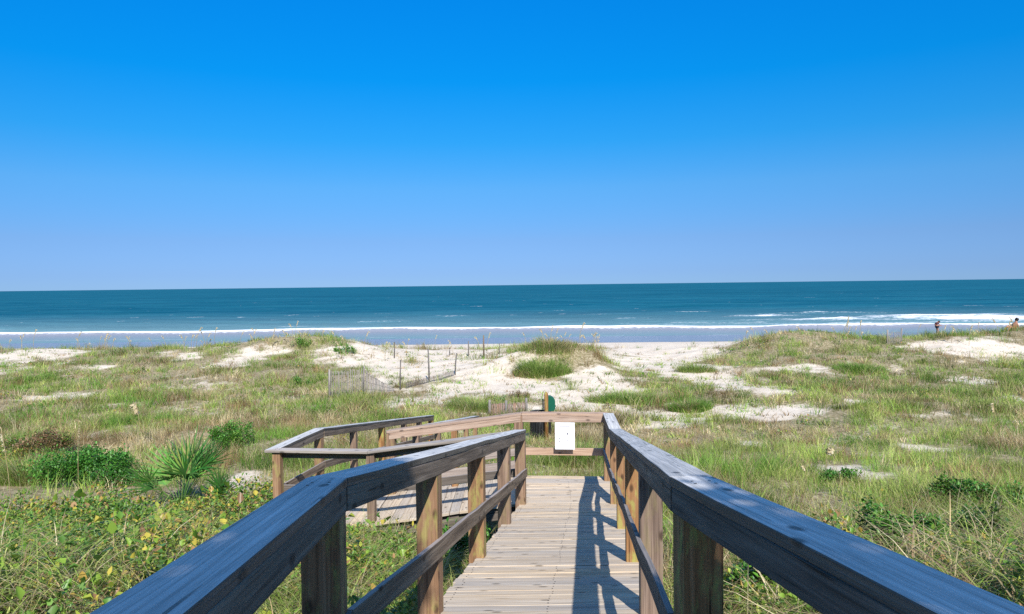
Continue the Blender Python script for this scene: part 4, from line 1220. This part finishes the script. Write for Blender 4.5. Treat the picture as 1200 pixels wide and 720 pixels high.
# ------------------------------------------------------------------ the tree behind, whose shade falls on the near rails
def tree(x0, y0, label, lobes, seed, n=5200):
    r = np.random.default_rng(seed)
    z0 = float(gz(x0, y0))
    root = empty('oak_tree', (x0, y0, z0)); tag(root, label, 'tree')
    tr = MB()
    top = Vector((lobes[0][0] - x0, lobes[0][1] - y0, lobes[0][2] - z0))
    tr.tube([(0, 0, -.3), (.05, 0, top.z * .35), (top.x * .5, top.y * .5, top.z * .7), tuple(top)], [.17, .13, .10, .05], 12)
    for l in lobes:
        e = Vector((l[0] - x0, l[1] - y0, l[2] - z0))
        tr.tube([(.04, 0, top.z * .4), tuple(Vector((.04, 0, top.z * .4)).lerp(e, .5) + Vector((0, 0, .15))), tuple(e)], [.09, .06, .02], 8)
    tr.build('trunk', M['bark'], root)
    P = []; k = n // len(lobes)
    for l in lobes:
        d = r.normal(0, 1, (k, 3)); d /= np.linalg.norm(d, axis=1)[:, None]; d *= (r.random((k, 1)) ** .45)
        P.append(np.array(l[:3]) - (x0, y0, z0) + d * np.array(l[3:6]))
    P = np.concatenate(P); m = len(P)
    V, q, C = leaf_mesh(P, r.uniform(.07, .13, m), r.uniform(-.4, 1.1, m), r.uniform(0, 6.28, m), np.array([(.05, .11, .025)]) * r.uniform(.6, 1.4, (m, 1)), .55)
    quads_mesh('crown', V, q, C, M['leaf'], root)


tree(1.75, -3.2, 'small live oak standing right of the boardwalk behind the viewpoint',
     [(1.15, -3.0, 2.9, 1.15, .9, 1.05), (.3, -2.9, 3.0, .8, .7, 1.0), (.45, -3.0, 4.45, .42, .6, .75), (2.05, -3.1, 3.4, .65, .8, .85)], 5, 11000)

def house(x0, y0):  # added house out of view; blocks low sky, deepening shade facing the camera
    z0 = float(gz(x0, y0)) - .1
    root = empty('sky_block_house', (x0, y0, z0)); tag(root, 'grey boarded beach house added unseen behind the viewpoint to block the low sky', 'house')
    W, D, H = 26.0, 9.0, 6.2
    m = MB(); m.box((0, -D / 2, 0), (W, D, H)); m.build('wall', M['siding'], root)
    m = MB(); e = .6
    A = [(-W / 2 - e, e, H + .002), (W / 2 + e, e, H + .002), (W / 2 + e, -D - e, H + .002), (-W / 2 - e, -D - e, H + .002), (-W / 2 + 3, -D / 2, H + 2.2), (W / 2 - 3, -D / 2, H + 2.2)]
    m.v = [tuple(a) for a in A]
    for f in ((0, 1, 5, 4), (1, 2, 5), (2, 3, 4, 5), (3, 0, 4), (3, 2, 1, 0)): m.face(list(f))
    m.build('roof', M['bark'], root)
    for k in range(8):
        for fl in range(2):
            x = -W / 2 + 2.2 + k * (W - 4.4) / 7
            m = MB(); m.box((x, .02, .9 + fl * 2.9), (1.3, .08, 1.6)); f = m.build('window', M['trim'], root)
            m = MB(); m.box((x, .045, 1.0 + fl * 2.9), (1.1, .08, 1.4)); m.build('pane', M['glass'], f)


M['siding'] = plain('grey_siding', (.20, .21, .21), .8); M['trim'] = plain('white_trim', (.7, .7, .68), .6, var=.05); M['glass'] = plain('dark_glass', (.02, .025, .03), .08, .5)
house(1.0, -11.5)

# ------------------------------------------------------------------ light
SUN_EL, SUN_AZ = 41.0, 169.0                     # azimuth from the view axis, clockwise
az = R(SUN_AZ)
sun_dir = Vector((math.sin(az) * math.cos(R(SUN_EL)), math.cos(az) * math.cos(R(SUN_EL)), math.sin(R(SUN_EL))))
sd = bpy.data.lights.new('sun', 'SUN'); sd.energy = 4.7; sd.angle = R(.53); sd.color = (1.0, .955, .89)
so = bpy.data.objects.new('sun', sd); COL.objects.link(so)
so.rotation_euler = sun_dir.to_track_quat('Z', 'Y').to_euler()
so.location = sun_dir * 60
EXPOSURE = .5
w = bpy.data.worlds.new('World'); scene.world = w; w.use_nodes = True
t = w.node_tree; t.nodes.clear()
sky = t.nodes.new('ShaderNodeTexSky'); sky.sky_type = 'NISHITA'; sky.sun_disc = False
sky.sun_elevation = R(SUN_EL); sky.sun_rotation = az
sky.air_density = 1.0; sky.dust_density = 0.0; sky.ozone_density = 4.0
# the deep clean blue of this air: the sky's colour is graded by height above the horizon
lin = lambda c: [(v / 255 / 12.92 if v < 10 else ((v / 255 + .055) / 1.055) ** 2.4) for v in c]
GRADE = [(0.0, (1.068, 1.017, .737), (148, 193, 240)), (.017, (1.014, 1.021, .777), (147, 190, 240)), (.061, (.675, .885, .899), (133, 186, 245)),
         (.131, (.392, .621, .846), (98, 181, 252)), (.191, (.278, .470, .730), (50, 168, 251)), (.267, (.197, .347, .592), (10, 153, 246)), (.367, (.139, .250, .458), (5, 138, 237))]
STR = .145
stops = [(z, [min(1, l / 2 ** EXPOSURE / n * .1 / STR) for l, n in zip(lin(c), nn)]) for z, nn, c in GRADE] + [(.55, [.55, .85, 1.0]), (1.0, [.95, 1.0, 1.0])]
tc = t.nodes.new('ShaderNodeTexCoord'); sx = t.nodes.new('ShaderNodeSeparateXYZ')
t.links.new(tc.outputs['Generated'], sx.inputs[0])
gr = ramp(t, sx.outputs['Z'], stops)
bg = t.nodes.new('ShaderNodeBackground'); bg.inputs['Strength'].default_value = STR
wo = t.nodes.new('ShaderNodeOutputWorld')
t.links.new(mix(t, 1.0, sky.outputs[0], gr, 'MULTIPLY'), bg.inputs[0]); t.links.new(bg.outputs[0], wo.inputs[0])

vs = scene.view_settings
vs.view_transform = 'Standard'; vs.look = 'None'; vs.gamma = 1.0; vs.exposure = EXPOSURE; vs.use_curve_mapping = False
scene.cycles.use_denoising = DENOISE
try: scene.cycles.denoiser = 'OPENIMAGEDENOISE'
except Exception: pass
scene.cycles.max_bounces = 6; scene.cycles.transparent_max_bounces = 4
scene.cycles.sample_clamp_indirect = 8
